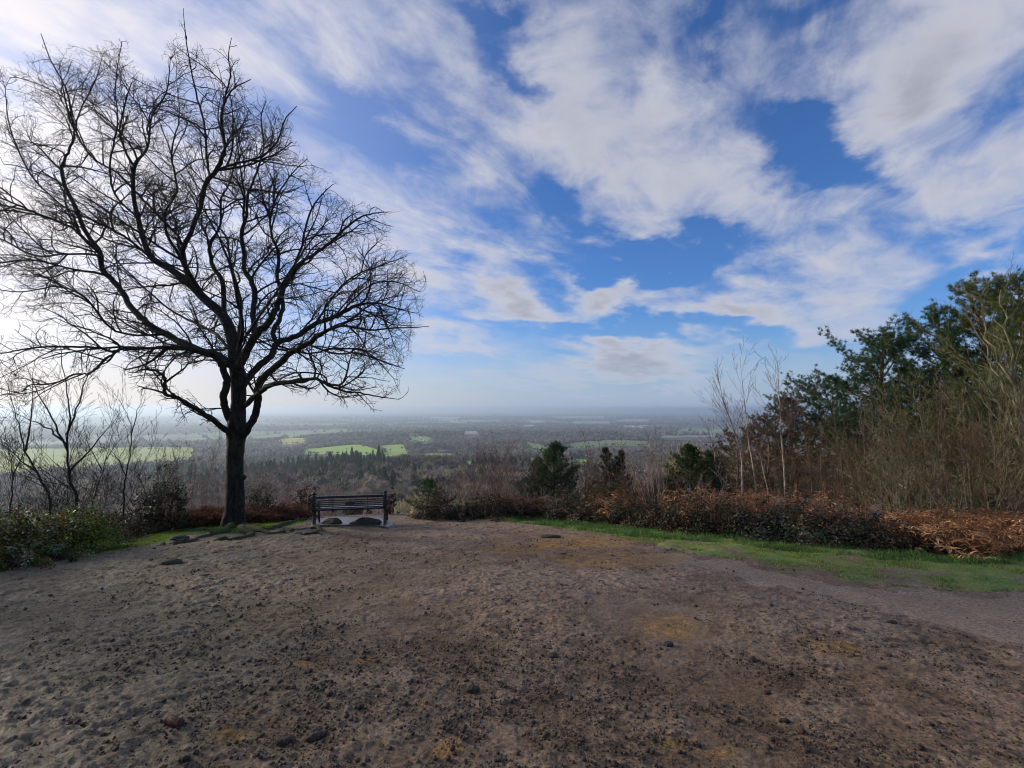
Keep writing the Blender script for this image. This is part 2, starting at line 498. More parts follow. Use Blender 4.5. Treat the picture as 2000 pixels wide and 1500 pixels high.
# ------------------------------------------------------------------ ground surface regions (all fixed in the ground plane)
GRASS_R = gpoly([(800, 1002), (900, 1005), (1000, 1019), (1150, 1041), (1280, 1062), (1400, 1088), (1500, 1106), (1600, 1122),
                 (1700, 1144), (1860, 1153), (2000, 1160), (2300, 1180), (2300, 1060), (2000, 1070), (1700, 1050), (1400, 1030), (1150, 1000), (980, 992), (860, 992), (780, 994)])
GRASS_L = gpoly([(190, 1085), (260, 1074), (340, 1056), (372, 1046), (420, 1044), (500, 1041), (560, 1030), (600, 1020), (560, 1008), (400, 1010), (330, 1020), (200, 1035), (100, 1060), (100, 1090)])
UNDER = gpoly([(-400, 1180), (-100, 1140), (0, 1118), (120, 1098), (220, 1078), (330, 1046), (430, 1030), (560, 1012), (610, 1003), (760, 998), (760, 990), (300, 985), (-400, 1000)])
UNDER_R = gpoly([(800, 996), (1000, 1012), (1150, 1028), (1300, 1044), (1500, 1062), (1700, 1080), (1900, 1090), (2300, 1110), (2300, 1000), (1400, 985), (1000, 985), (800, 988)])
OCHRE = [(1295, 1222, 62, 24), (1615, 1265, 60, 22), (1200, 1092, 140, 16), (1130, 1060, 120, 12), (870, 1455, 40, 16), (1010, 1072, 90, 10),
         (1310, 1458, 30, 10), (1390, 1470, 30, 10), (575, 1300, 18, 8), (430, 1440, 36, 14), (470, 1400, 22, 10), (870, 1445, 30, 12), (700, 1290, 26, 9), (820, 1380, 26, 10)]
OCHRE_W = []
for (a, b, sx, sy) in OCHRE:
    c = ground_hit(a, b); e = ground_hit(a + sx, b); f_ = ground_hit(a, b - sy)
    OCHRE_W.append((c[0], c[1], np.hypot(*(e - c)[:2]), np.hypot(*(f_ - c)[:2])))
TRACK = gpoly([(1240, 1085), (1330, 1082), (1420, 1098), (1560, 1124), (1700, 1148), (1860, 1158), (2000, 1168), (2400, 1200), (2400, 1420), (2000, 1265), (1800, 1215), (1600, 1160), (1430, 1120)])
SMOOTH = gpoly([(1130, 1160), (1250, 1160), (1350, 1200), (1370, 1245), (1240, 1260), (1160, 1210)])
FIELDS = [  # pixel outline on the far land, colour
    ([(538, 860), (556, 856), (598, 856), (600, 864), (560, 868), (545, 866)], (0.42, 0.46, 0.05)),
    ([(592, 882), (600, 877), (640, 873), (690, 868), (715, 871), (745, 879), (760, 883), (715, 889), (650, 887), (596, 887)], (0.32, 0.50, 0.045)),
    ([(740, 870), (790, 868), (800, 884), (795, 896), (752, 898), (745, 885)], (0.32, 0.44, 0.055)),
    ([(150, 876), (265, 873), (382, 874), (378, 896), (300, 904), (180, 910), (0, 925), (-200, 930), (-200, 885)], (0.30, 0.38, 0.05)),
    ([(348, 934), (384, 930), (386, 941), (350, 944)], (0.30, 0.38, 0.05)),
    ([(795, 855), (830, 851), (846, 857), (838, 862), (805, 862)], (0.25, 0.40, 0.05)),
    ([(812, 888), (850, 884), (900, 885), (908, 893), (870, 900), (820, 898)], (0.32, 0.46, 0.05)),
    ([(890, 902), (960, 896), (968, 905), (930, 914), (888, 913)], (0.32, 0.48, 0.045)),
    ([(838, 928), (850, 918), (900, 916), (905, 926), (870, 938), (836, 938)], (0.24, 0.36, 0.05)),
    ([(1008, 902), (1040, 894), (1062, 898), (1066, 906), (1010, 912)], (0.28, 0.48, 0.045)),
    ([(1105, 908), (1112, 898), (1150, 896), (1162, 910), (1130, 918)], (0.30, 0.46, 0.05)),
    ([(1018, 864), (1032, 862), (1075, 878), (1068, 884), (1030, 876)], (0.19, 0.27, 0.08)),
    ([(1100, 868), (1180, 860), (1270, 862), (1270, 872), (1190, 870), (1110, 877)], (0.20, 0.25, 0.09)),
    ([(1375, 866), (1415, 862), (1440, 866), (1440, 872), (1380, 872)], (0.34, 0.27, 0.19)),
    ([(1290, 850), (1400, 848), (1402, 853), (1290, 855)], (0.34, 0.29, 0.20)),
    ([(1360, 838), (1430, 836), (1430, 843), (1365, 844)], (0.24, 0.33, 0.14)),
    ([(1080, 814), (1180, 813), (1180, 817), (1080, 816)], (0.40, 0.36, 0.24)),
    ([(1120, 823), (1190, 822), (1192, 828), (1122, 827)], (0.38, 0.34, 0.23)),
    ([(1215, 831), (1260, 830), (1262, 835), (1216, 835)], (0.48, 0.42, 0.32)),
    ([(1205, 819), (1268, 818), (1268, 823), (1205, 823)], (0.30, 0.40, 0.2)),
    ([(838, 815), (900, 814), (900, 818), (838, 818)], (0.38, 0.34, 0.24)),
    ([(1035, 821), (1065, 820), (1065, 825), (1034, 825)], (0.38, 0.36, 0.24)),
    ([(905, 843), (935, 842), (935, 848), (906, 848)], (0.36, 0.33, 0.22)),
    ([(1020, 830), (1042, 829), (1042, 833), (1021, 833)], (0.5, 0.46, 0.34)),
    ([(450, 862), (480, 860), (480, 866), (452, 867)], (0.33, 0.36, 0.12)),
]
FIELD_W = [(gpoly(p, None), c) for p, c in FIELDS]

def build_ground():
    # polar sheet, dense in front, reaching the horizon
    rr = [0.0, 0.35, 0.7]; r = 0.95
    while r < 46000:
        rr.append(r)
        r *= 1 + (0.0042 if r < 14.5 else 0.012 if r < 200 else 0.009)
    rr = np.array(rr)
    th = np.concatenate([np.radians(np.arange(-180, -64, 4.0)), np.radians(np.arange(-64, 64, 0.15)), np.radians(np.arange(64, 180, 4.0))])
    th = np.unique(np.round(th, 6))
    n, m = len(rr), len(th)
    Rr, T = np.meshgrid(rr, th, indexing='ij')
    x = Rr * np.sin(T); y = Rr * np.cos(T)
    z = H(x, y)
    col = np.zeros((n, m, 3)); wet = np.zeros((n, m)); near = np.zeros((n, m)); crm = np.zeros((n, m))
    # ---- far land colours
    k = rr >= 14
    X, Y, A = x[k], y[k], Rr[k]
    w1 = fbm(X, Y, 160.0, 3, 21)[..., None]
    wood = np.array([0.12, 0.10, 0.075]) * (1 - w1 * .35) + np.array([0.012, 0.022, 0.006]) * np.clip(w1 * 2, 0, 1)
    c = wood
    strip = fbm(X, Y, 1500.0, 4, 3) + 0.4 * fbm(X, Y, 420., 2, 4)
    pat = (strip > 0.16) & (A > 2300)
    cell = _hash(np.floor(X / 700 + 0.3 * fbm(X, Y, 500., 2, 9)), np.floor(Y / 900 + 0.3 * fbm(X, Y, 500., 2, 10)), 3)
    pc = np.where(cell[..., None] < .4, np.array([0.22, 0.27, 0.11]), np.where(cell[..., None] < .7, np.array([0.34, 0.30, 0.20]), np.array([0.13, 0.17, 0.08])))
    c = np.where(pat[..., None], pc, c)
    ja = 7 * np.clip((A / 1500) ** 1.6, 1, 40); jx = fbm(X, Y, 60., 2, 11) * ja + fbm(X, Y, 500., 2, 16) * (ja - 7) * 2; jy = fbm(X, Y, 60., 2, 12) * ja + fbm(X, Y, 400., 3, 17) * (ja - 7) * 2.5
    for poly, fc in FIELD_W:
        mk = in_poly(X + jx, Y + jy, poly) & ((A < 3000) | (fbm(X, Y, 300., 3, 18) > -.18))
        fv = 1 + 0.16 * fbm(X, Y, 70., 3, 14)[..., None]
        c = np.where(mk[..., None], np.array(fc) * fv, c)
    nearslope = 1 - sstep(A, 40, 120)[..., None]
    c = c * (1 - nearslope) + np.array([0.055, 0.038, 0.024]) * (1 + .4 * fbm(X, Y, 1.2, 3, 15)[..., None]) * nearslope
    col[k] = c
    # ---- the trodden clearing
    k = rr < 16
    X, Y, Z0 = x[k], y[k], z[k]
    jx = fbm(X, Y, .5, 3, 41) * .26 + fbm(X, Y, 1.8, 2, 43) * .25; jy = fbm(X, Y, .5, 3, 42) * .26 + fbm(X, Y, 1.8, 2, 44) * .25
    gr = in_poly(X + jx, Y + jy, GRASS_R).astype(float); gl = in_poly(X + jx * .6, Y + jy * .6, GRASS_L).astype(float)
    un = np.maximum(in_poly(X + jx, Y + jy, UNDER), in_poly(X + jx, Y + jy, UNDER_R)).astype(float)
    tr = in_poly(X + jx * 1.5, Y + jy * 1.5, TRACK).astype(float)
    sm = in_poly(X + jx, Y + jy, SMOOTH).astype(float)
    och = np.zeros_like(X)
    for i, (a, b, sx, sy) in enumerate(OCHRE_W):
        d = ((X + jx * .5 - a) / sx) ** 2 + ((Y + jy * .5 - b) / sy) ** 2
        och = np.maximum(och, 1 - sstep(d, .45, 1.25))
    och *= np.clip(.65 + .9 * fbm(X, Y, .09, 3, 51), 0, 1)
    left = sstep(-X - .35 * Y, -1.2, 2.2)
    big = fbm(X, Y, 1.6, 3, 43); mid = fbm(X, Y, .32, 3, 44); fine = fbm(X, Y, .07, 3, 45)
    rough = (1 - .8 * tr) * (1 - .72 * sm) * (1 - .5 * och) * (1 - .7 * np.maximum(gr, gl)) * np.clip(.85 + .5 * big, .35, 1.3)
    l1 = lumps(X + mid * .05, Y, .15, 7, .55, .40, 1.15)
    l2 = lumps(X + mid * .03, Y + fine * .02, .072, 17, .6, .42, 1.1)
    l3 = lumps(X, Y, .034, 27, .5, .42, 1.0)
    l4 = lumps(X + mid * .1, Y + fine * .03, .42, 37, .35, .30, 1.0)
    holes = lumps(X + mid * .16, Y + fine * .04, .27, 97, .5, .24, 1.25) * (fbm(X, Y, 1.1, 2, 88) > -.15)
    rid = 1 - np.abs(fbm(X * .8, Y * 1.35, .13, 3, 46))
    choppy = np.clip(rid - .62, 0, .4) / .4
    dz = big * .02 + mid * .013 + fine * .005
    dz += rough * (l1 * .009 * (big > -.1) + l2 * .010 * (mid > -.2) + l3 * .008 + l4 * .012 - holes * .012 + choppy * .022 * (.5 + .5 * left) + np.abs(fine) * .010)
    und = np.maximum(gr * .02, 0) + gr * .025 * fbm(X, Y, .4, 2, 52)
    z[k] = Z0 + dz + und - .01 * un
    top = np.clip(l1 * .6 + l2 * .5 + l4 * .4 + choppy * .35, 0, 1)
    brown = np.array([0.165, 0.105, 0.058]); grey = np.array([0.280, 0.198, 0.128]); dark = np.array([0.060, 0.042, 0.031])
    olive = np.array([0.165, 0.158, 0.092])
    t = np.clip(.52 + .9 * big + .7 * mid + .35 * fbm(X, Y, .13, 3, 58), 0, 1)[..., None]
    c = brown * (1 - t) + grey * t
    c = c * (1 - .45 * left[..., None]) + olive * (.45 * left[..., None])
    wetk = np.clip(.5 - fbm(X, Y, .8, 3, 47) * 1.2, 0, 1)
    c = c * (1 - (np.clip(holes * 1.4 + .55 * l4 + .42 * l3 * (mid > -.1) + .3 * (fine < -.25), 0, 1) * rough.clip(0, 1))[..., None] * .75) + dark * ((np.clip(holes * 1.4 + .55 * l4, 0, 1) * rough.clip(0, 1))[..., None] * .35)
    sandy = np.clip(fbm(X + 5, Y, .45, 4, 48) * 2.2 - .55, 0, 1)[..., None]
    c = c * (1 - .5 * sandy) + np.array([0.20, 0.135, 0.068]) * .5 * sandy
    c = c * (1 - tr[..., None] * .8) + np.array([0.29, 0.215, 0.145]) * tr[..., None] * .8 * (1 + .12 * mid[..., None])
    c = c * (1 - och[..., None] * .9) + np.array([0.30, 0.165, 0.045]) * (och[..., None] * .9) * (1 + .35 * fine[..., None])
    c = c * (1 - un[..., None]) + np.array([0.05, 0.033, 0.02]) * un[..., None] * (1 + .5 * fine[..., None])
    gcol = np.array([0.13, 0.21, 0.040]); gm = np.array([0.22, 0.24, 0.060])
    g2 = np.clip(.5 + fbm(X, Y, .25, 3, 49), 0, 1)[..., None]
    gc = gcol * (1 - g2) + gm * g2
    gmask = np.maximum(gr, gl) * np.clip(1.02 + 2.0 * fbm(X, Y, .55, 3, 50), 0, 1)
    c = c * (1 - gmask[..., None]) + gc * gmask[..., None]
    # a wet gleam near the bench and the left
    col[k] = c * (1 + .10 * fine[..., None])
    wet[k] = np.clip((1 - gmask) * (1 - un) * (wetk * .8 + .55 * sm) * (1 - top * .6) * (1 - .5 * tr), 0, 1)
    near[k] = 1
    crm[k] = np.clip((1 - gmask) * (1 - un) * (1 - .75 * tr) * (1 - .55 * sm) * (1 - .35 * och) * np.clip(.9 + 1.1 * fbm(X, Y, 1.3, 3, 43), .15, 1.2), 0, 1)
    v = np.stack([x, y, z], -1)[2:]
    v[0] = [[0, 0, hz(0, 0)]] 
    n -= 2
    idx = np.arange(n * m).reshape(n, m)
    a = idx[:-1]; b = idx[1:]
    f = np.stack([a, np.roll(a, -1, 1), np.roll(b, -1, 1), b], -1).reshape(-1, 4)
    mb = MB()
    mb.add(v.reshape(-1, 3), f, col[2:].reshape(-1, 3))
    me = mb.mesh('ground', True)
    wa = me.attributes.new('wet', 'FLOAT', 'POINT'); wa.data.foreach_set('value', wet[2:].astype(np.float32).ravel())
    na = me.attributes.new('near', 'FLOAT', 'POINT'); na.data.foreach_set('value', near[2:].astype(np.float32).ravel())
    ca_ = me.attributes.new('crumb', 'FLOAT', 'POINT'); ca_.data.foreach_set('value', crm[2:].astype(np.float32).ravel())
    m_, w, bs, out = mat('mud_and_land', 0.8, 0.3)
    tc = w.n.new('ShaderNodeTexCoord').outputs['Object']
    f1, c1 = w.noise(tc, 38, 6, 0.68); f2, _ = w.noise(tc, 150, 4, 0.6); f3, _ = w.noise(tc, 9, 5, 0.6)
    fa = w.n.new('ShaderNodeAttribute'); fa.attribute_name = 'near'; nr = fa.outputs['Fac']
    wt = w.n.new('ShaderNodeAttribute'); wt.attribute_name = 'wet'; wtf = wt.outputs['Fac']
    base = attr(w)
    fk = w.m('ADD', w.m('MULTIPLY', w.rng(f1, .3, .7, -.60, .60, False), nr), 1.0)
    fk = w.m('MULTIPLY', fk, w.m('ADD', w.m('MULTIPLY', w.rng(f2, .3, .7, -.22, .22, False), nr), 1.0))
    cc = w.v('SCALE', base, scale=fk)
    vo = w.n.new('ShaderNodeTexVoronoi'); vo.inputs['Scale'].default_value = 40
    w.l.new(w.v('ADD', tc, w.v('SCALE', c1, scale=.02)), vo.inputs['Vector'])
    vr = w.sep(vo.outputs['Color'])
    crumb = w.m('MULTIPLY', w.rng(vo.outputs['Distance'], .22, .42, 1, 0), w.m('GREATER_THAN', vr[0], .70))
    crumb = w.m('MULTIPLY', w.m('MULTIPLY', crumb, nr), w.rng(f3, .42, .58, .0, 1.0))
    vo2 = w.n.new('ShaderNodeTexVoronoi'); vo2.inputs['Scale'].default_value = 85
    w.l.new(w.v('ADD', tc, w.v('SCALE', c1, scale=.01)), vo2.inputs['Vector'])
    vr2 = w.sep(vo2.outputs['Color'])
    crumb2 = w.m('MULTIPLY', w.m('MULTIPLY', w.rng(vo2.outputs['Distance'], .2, .42, 1, 0), w.m('GREATER_THAN', vr2[0], .66)), nr)
    cg = w.n.new('ShaderNodeAttribute'); cg.attribute_name = 'crumb'
    both = w.m('MULTIPLY', w.m('MAXIMUM', crumb, w.m('MULTIPLY', crumb2, .7)), cg.outputs['Fac'])
    cc = w.mix(w.m('MULTIPLY', both, .68), cc, (0.052, 0.036, 0.024))
    cc = w.v('MULTIPLY', cc, w.v('ADD', w.v('SCALE', w.v('SUBTRACT', c1, (.5, .5, .5)), scale=w.m('MULTIPLY', nr, .5)), (1, 1, 1)))
    w.l.new(cc, bs.inputs['Base Color'])
    rg = w.m('SUBTRACT', 0.86, w.m('MULTIPLY', wtf, w.rng(f3, .35, .6, .12, .42)))
    w.l.new(rg, bs.inputs['Roughness'])
    bn = w.n.new('ShaderNodeBump'); bn.inputs['Distance'].default_value = 0.012
    w.l.new(w.m('MULTIPLY', nr, .9), bn.inputs['Strength'])
    w.l.new(w.m('ADD', w.m('ADD', w.m('MULTIPLY', f1, 1.2), w.m('MULTIPLY', f2, .5)), w.m('MULTIPLY', both, .7)), bn.inputs['Height']); w.l.new(bn.outputs[0], bs.inputs['Normal'])
    me.materials.append(m_)
    o = bpy.data.objects.new('ground', me); COL.objects.link(o)
    tag(o, 'muddy trodden brown clearing falling away to wide wooded lowland with green fields', 'ground', kind='structure')
    return o
build_ground()

# ------------------------------------------------------------------ the big bare oak, limbs traced, twigs grown
M_BARK = bark_mat('oak_bark', (0.008, 0.007, 0.006), (0.040, 0.033, 0.026), 16, (0.035, 0.050, 0.014), mossamt=0.35)
M_TWIG = bark_mat('oak_twig', (0.020, 0.015, 0.012), (0.050, 0.040, 0.032), 20, rough=0.85)
OAK_Y = 11.6
# every limb: (pixel x, pixel y, radius in px, depth offset in m)
LIMBS = [
    [(453, 1036, 25, 0), (457, 1010, 21.5, 0), (459, 980, 19.5, 0), (459, 940, 18, 0), (459, 900, 17.5, 0), (461, 860, 19, 0), (462, 838, 20, 0), (465, 800, 16, 0), (466, 760, 15.5, .05), (462, 716, 15, .1), (457, 676, 13.5, .2), (448, 640, 12, .3),
     (432, 612, 10.5, .45), (400, 584, 9.5, .6), (369, 553, 8.5, .75), (333, 526, 7.5, .9), (297, 504, 6.5, 1.05), (281, 470, 5.5, 1.2), (270, 427, 5, 1.3), (261, 382, 4.5, 1.4), (263, 324, 4, 1.5), (288, 288, 3.2, 1.6), (297, 225, 2.4, 1.7), (325, 180, 1.8, 1.8), (333, 112, 1, 1.9)],
    [(452, 852, 7, -.1), (444, 842, 6.5, -.3), (424, 826, 6, -.7), (400, 810, 5.6, -1.1), (372, 792, 5.2, -1.5), (344, 776, 5, -1.8), (322, 770, 5, -2.0), (323, 752, 4.8, -2.1), (320, 736, 4.5, -2.2), (304, 724, 3.8, -2.3), (280, 722, 2.8, -2.4), (262, 728, 1.2, -2.5)],
    [(454, 830, 9, 0), (441, 800, 8, -.1), (437, 775, 8, -.2), (443, 748, 8, -.2), (437, 722, 7.5, -.3), (424, 700, 7, -.5), (400, 690, 6.5, -.8), (368, 681, 6, -1.1), (320, 679, 5, -1.5), (272, 681, 4.5, -1.9), (237, 682, 4.2, -2.2), (218, 687, 4, -2.4), (192, 679, 3.5, -2.6), (128, 677, 3, -3.0), (70, 679, 2.5, -3.2), (16, 688, 1.8, -3.4), (-50, 700, 1, -3.6)],
    [(230, 685, 3.6, -2.3), (205, 703, 3.6, -2.5), (189, 719, 3.4, -2.6), (170, 730, 3, -2.7), (144, 732, 2.8, -2.9), (122, 743, 2.5, -3.0), (96, 750, 2.2, -3.1), (58, 752, 2, -3.2), (42, 765, 1.6, -3.3), (0, 772, 1.2, -3.4), (-50, 790, .8, -3.5)],
    [(449, 712, 9, 0), (425, 694, 8.5, .3), (400, 688, 8, .6), (360, 672, 7.6, 1.0), (332, 656, 7.2, 1.3), (300, 640, 7, 1.6), (276, 620, 6.8, 1.8), (256, 600, 6.4, 2.0), (240, 572, 6, 2.2), (216, 544, 5.8, 2.4), (200, 526, 5.5, 2.5), (193, 490, 5, 2.6), (166, 450, 4.5, 2.8), (148, 405, 4.2, 2.9), (130, 369, 4, 3.0), (121, 328, 3.5, 3.1), (136, 292, 3.2, 3.1), (146, 262, 3, 3.2), (139, 225, 2.6, 3.2), (128, 170, 2.2, 3.3), (100, 120, 1.6, 3.4), (80, 66, 1, 3.4)],
    [(372, 556, 5.5, .7), (364, 530, 5.5, .5), (356, 495, 5, .3), (369, 463, 5, .1), (391, 405, 5, -.1), (400, 362, 5, -.3), (422, 332, 4.8, -.4), (441, 292, 4, -.5), (433, 247, 3.5, -.6), (437, 202, 3, -.7), (450, 148, 2.2, -.8), (446, 110, 1.5, -.8), (452, 74, .9, -.8)],
    [(422, 332, 4, -.4), (463, 319, 3.6, -.7), (508, 306, 3, -1.0), (540, 279, 2.4, -1.2), (556, 235, 1.8, -1.3), (580, 207, 1, -1.4)],
    [(410, 345, 3.6, -.3), (404, 306, 3.4, 0), (400, 252, 3, .2), (383, 180, 2.4, .3), (369, 112, 1.8, .3), (361, 54, 1.2, .3), (358, 16, .6, .3)],
    [(362, 520, 4.2, .5), (352, 470, 4, .9), (318, 430, 3.8, 1.2), (272, 382, 3.4, 1.5), (228, 337, 3.2, 1.8), (190, 315, 2.8, 2.0), (160, 280, 2.4, 2.1), (150, 235, 2, 2.2), (185, 160, 1.4, 2.3), (200, 110, .8, 2.3)],
    [(198, 500, 4, 2.5), (148, 450, 3.6, 2.2), (99, 427, 3.2, 2.0), (45, 405, 2.8, 1.8), (-10, 380, 2.2, 1.6), (-80, 330, 1.2, 1.4)],
    [(196, 498, 3.2, 2.5), (135, 496, 3, 3.0), (67, 499, 2.6, 3.4), (0, 466, 2.2, 3.7), (-70, 450, 1.2, 4)],
    [(210, 538, 3.6, 2.4), (135, 524, 3, 2.0), (67, 508, 2.6, 1.6), (0, 513, 2.2, 1.3), (-70, 520, 1.2, 1.0)],
    [(330, 652, 3.6, 1.3), (270, 655, 3.2, .8), (215, 640, 3, .4), (165, 580, 2.6, 0), (110, 560, 2.2, -.3), (40, 570, 1.8, -.6), (-40, 560, 1, -.8)],
    [(297, 504, 3.6, 1.05), (240, 460, 3.4, .6), (180, 430, 3, .2), (120, 400, 2.5, -.2), (60, 340, 2.2, -.4), (20, 250, 1.6, -.5), (10, 170, .8, -.6)],
    [(270, 427, 3.2, 1.3), (225, 380, 3, 1.0), (215, 320, 2.6, .8), (230, 240, 2.2, .6), (225, 170, 1.6, .5), (238, 80, .8, .4)],
    [(466, 716, 10, 0), (478, 694, 9, -.3), (490, 670, 8.5, -.5), (504, 648, 8, -.7), (520, 636, 7.5, -.8), (532, 616, 7, -.9), (544, 592, 6.5, -1.0), (552, 564, 6, -1.1), (572, 532, 5.5, -1.2), (590, 512, 5, -1.3), (630, 486, 4.2, -1.5), (666, 454, 3.6, -1.7), (702, 425, 2.6, -1.8), (735, 416, 1.8, -1.9), (765, 414, .9, -2)],
    [(498, 658, 6, -.6), (494, 608, 6, -.3), (498, 572, 6, 0), (488, 544, 5.6, .2), (476, 524, 5, .3), (477, 495, 4.8, .4), (472, 459, 4.4, .5), (481, 418, 4, .6), (484, 382, 3.6, .7), (500, 340, 3, .8), (515, 290, 2.4, .9), (510, 230, 1.8, 1.0), (520, 195, 1, 1.0)],
    [(484, 385, 3, .7), (455, 395, 2.6, .9), (425, 410, 2.2, 1.1), (350, 400, 1.8, 1.3), (300, 370, 1.2, 1.5)],
    [(470, 756, 9, 0), (488, 734, 8, .3), (506, 714, 7.6, .6), (532, 692, 7, .9), (541, 670, 6.6, 1.1), (580, 656, 6, 1.4), (616, 632, 5.5, 1.7), (660, 616, 4.8, 2.0), (688, 600, 4, 2.2), (732, 592, 3, 2.4), (780, 604, 2, 2.6), (815, 612, 1, 2.7)],
    [(470, 856, 9, 0), (484, 836, 8.5, -.2), (498, 810, 8, -.3), (504, 780, 8, -.5), (505, 756, 8, -.6), (520, 732, 7.5, -.8), (548, 708, 7, -1.1), (568, 688, 6.5, -1.3), (600, 672, 6, -1.6), (632, 650, 5, -1.9), (670, 636, 4, -2.2), (720, 645, 3, -2.5), (780, 640, 2, -2.7), (838, 638, .8, -2.9)],
    [(474, 796, 6, 0), (496, 776, 6, -.6), (520, 756, 6, -1.0), (548, 748, 5.5, -1.3), (584, 744, 5.5, -1.6), (616, 740, 4.6, -1.9), (640, 752, 4, -2.1), (672, 764, 3, -2.3), (704, 768, 2.4, -2.5), (748, 776, 1.6, -2.7), (780, 780, .8, -2.8)],
    [(640, 752, 3, -2.1), (634, 736, 2.6, -2.1), (610, 728, 2.4, -2.0), (570, 730, 2.2, -1.9), (552, 738, 2, -1.8)],
    [(540, 672, 5.5, 1.1), (533, 648, 5.4, 1.2), (548, 620, 5, 1.4), (552, 580, 4.6, 1.6), (541, 540, 4.2, 1.8), (544, 500, 3.8, 2.0), (528, 440, 3.2, 2.1), (540, 385, 2.4, 2.2), (570, 340, 1.8, 2.3), (600, 310, .9, 2.4)],
    [(440, 626, 5.6, .4), (438, 590, 5.4, .9), (434, 548, 5, 1.2), (416, 520, 4.6, 1.5), (410, 480, 4, 1.7), (430, 440, 3.4, 1.9), (432, 390, 2.6, 2.0), (450, 350, 2, 2.1), (470, 250, 1, 2.2)],
    [(400, 582, 5, .6), (385, 560, 5, .2), (352, 500, 4.4, -.5), (330, 465, 4, -.9), (322, 420, 3.6, -1.2), (345, 370, 3, -1.5), (335, 300, 2.4, -1.7), (350, 230, 1.6, -1.8), (345, 160, .8, -1.9)],
    [(562, 548, 4, -1.2), (590, 480, 3.4, -.9), (600, 430, 3, -.7), (620, 390, 2.2, -.5), (650, 360, 1, -.4)],
    [(600, 672, 3.4, -1.6), (650, 690, 3, -2.3), (700, 690, 2.4, -2.8), (760, 710, 1.8, -3.1), (790, 720, 1, -3.3)],
    [(541, 675, 3.6, 1.1), (600, 690, 3, 1.8), (660, 680, 2.6, 2.4), (720, 690, 2, 2.8), (770, 740, 1.2, 3.1)],
    [(616, 632, 3.4, 1.7), (650, 580, 3, 1.9), (690, 540, 2.6, 2.1), (740, 520, 2, 2.3), (795, 500, 1, 2.4)],
    [(660, 616, 2.6, 2), (720, 560, 2.2, 1.8), (770, 550, 1.6, 1.7), (820, 570, .8, 1.6)],
    [(456, 700, 4, .2), (430, 660, 4, 1.2), (400, 640, 3.6, 2.0), (340, 610, 3, 2.8), (280, 560, 2.4, 3.4), (220, 500, 1.6, 3.8)],
    [(460, 690, 5, .2), (468, 640, 4.6, .9), (470, 590, 4, 1.6), (452, 520, 3.4, 2.3), (440, 460, 2.6, 2.8), (400, 420, 1.8, 3.1)],
    [(462, 690, 5, .1), (474, 640, 4.6, -1), (462, 580, 4, -1.8), (450, 520, 3.4, -2.4), (420, 450, 2.6, -2.8), (380, 380, 1.8, -3.1)],
    [(470, 670, 4, 0), (520, 600, 3.6, -1.6), (560, 540, 3, -2.4), (600, 480, 2.2, -2.9), (640, 430, 1.2, -3.2)],
]
CROWN = [(-190, 560), (-170, 330), (-90, 200), (0, 140), (70, 66), (140, 85), (190, 90), (240, 70), (290, 115), (350, 50), (400, 110), (455, 80), (480, 160),
         (540, 200), (582, 220), (575, 270), (620, 320), (650, 370), (700, 395), (762, 415), (768, 470), (795, 490), (822, 570), (838, 640), (815, 668), (790, 700),
         (782, 775), (745, 800), (712, 790), (690, 812), (640, 775), (560, 760), (520, 735), (470, 700), (430, 706), (350, 712), (285, 702), (225, 720), (150, 760), (60, 800), (-60, 830), (-150, 780)]
CROWN2 = [(235, 715), (280, 700), (345, 735), (400, 775), (446, 838), (420, 862), (340, 850), (290, 800), (250, 765)]
CROWN3 = [(560, 740), (620, 728), (700, 740), (785, 776), (760, 800), (700, 812), (640, 800), (585, 770)]
def poly_dist(x, y, poly):
    p = np.array(poly, float); q = np.roll(p, -1, 0); best = np.full(len(x), 1e9)
    for a, b in zip(p, q):
        ab = b - a; t = np.clip(((x - a[0]) * ab[0] + (y - a[1]) * ab[1]) / (ab @ ab), 0, 1)
        best = np.minimum(best, np.hypot(x - a[0] - t * ab[0], y - a[1] - t * ab[1]))
    return best
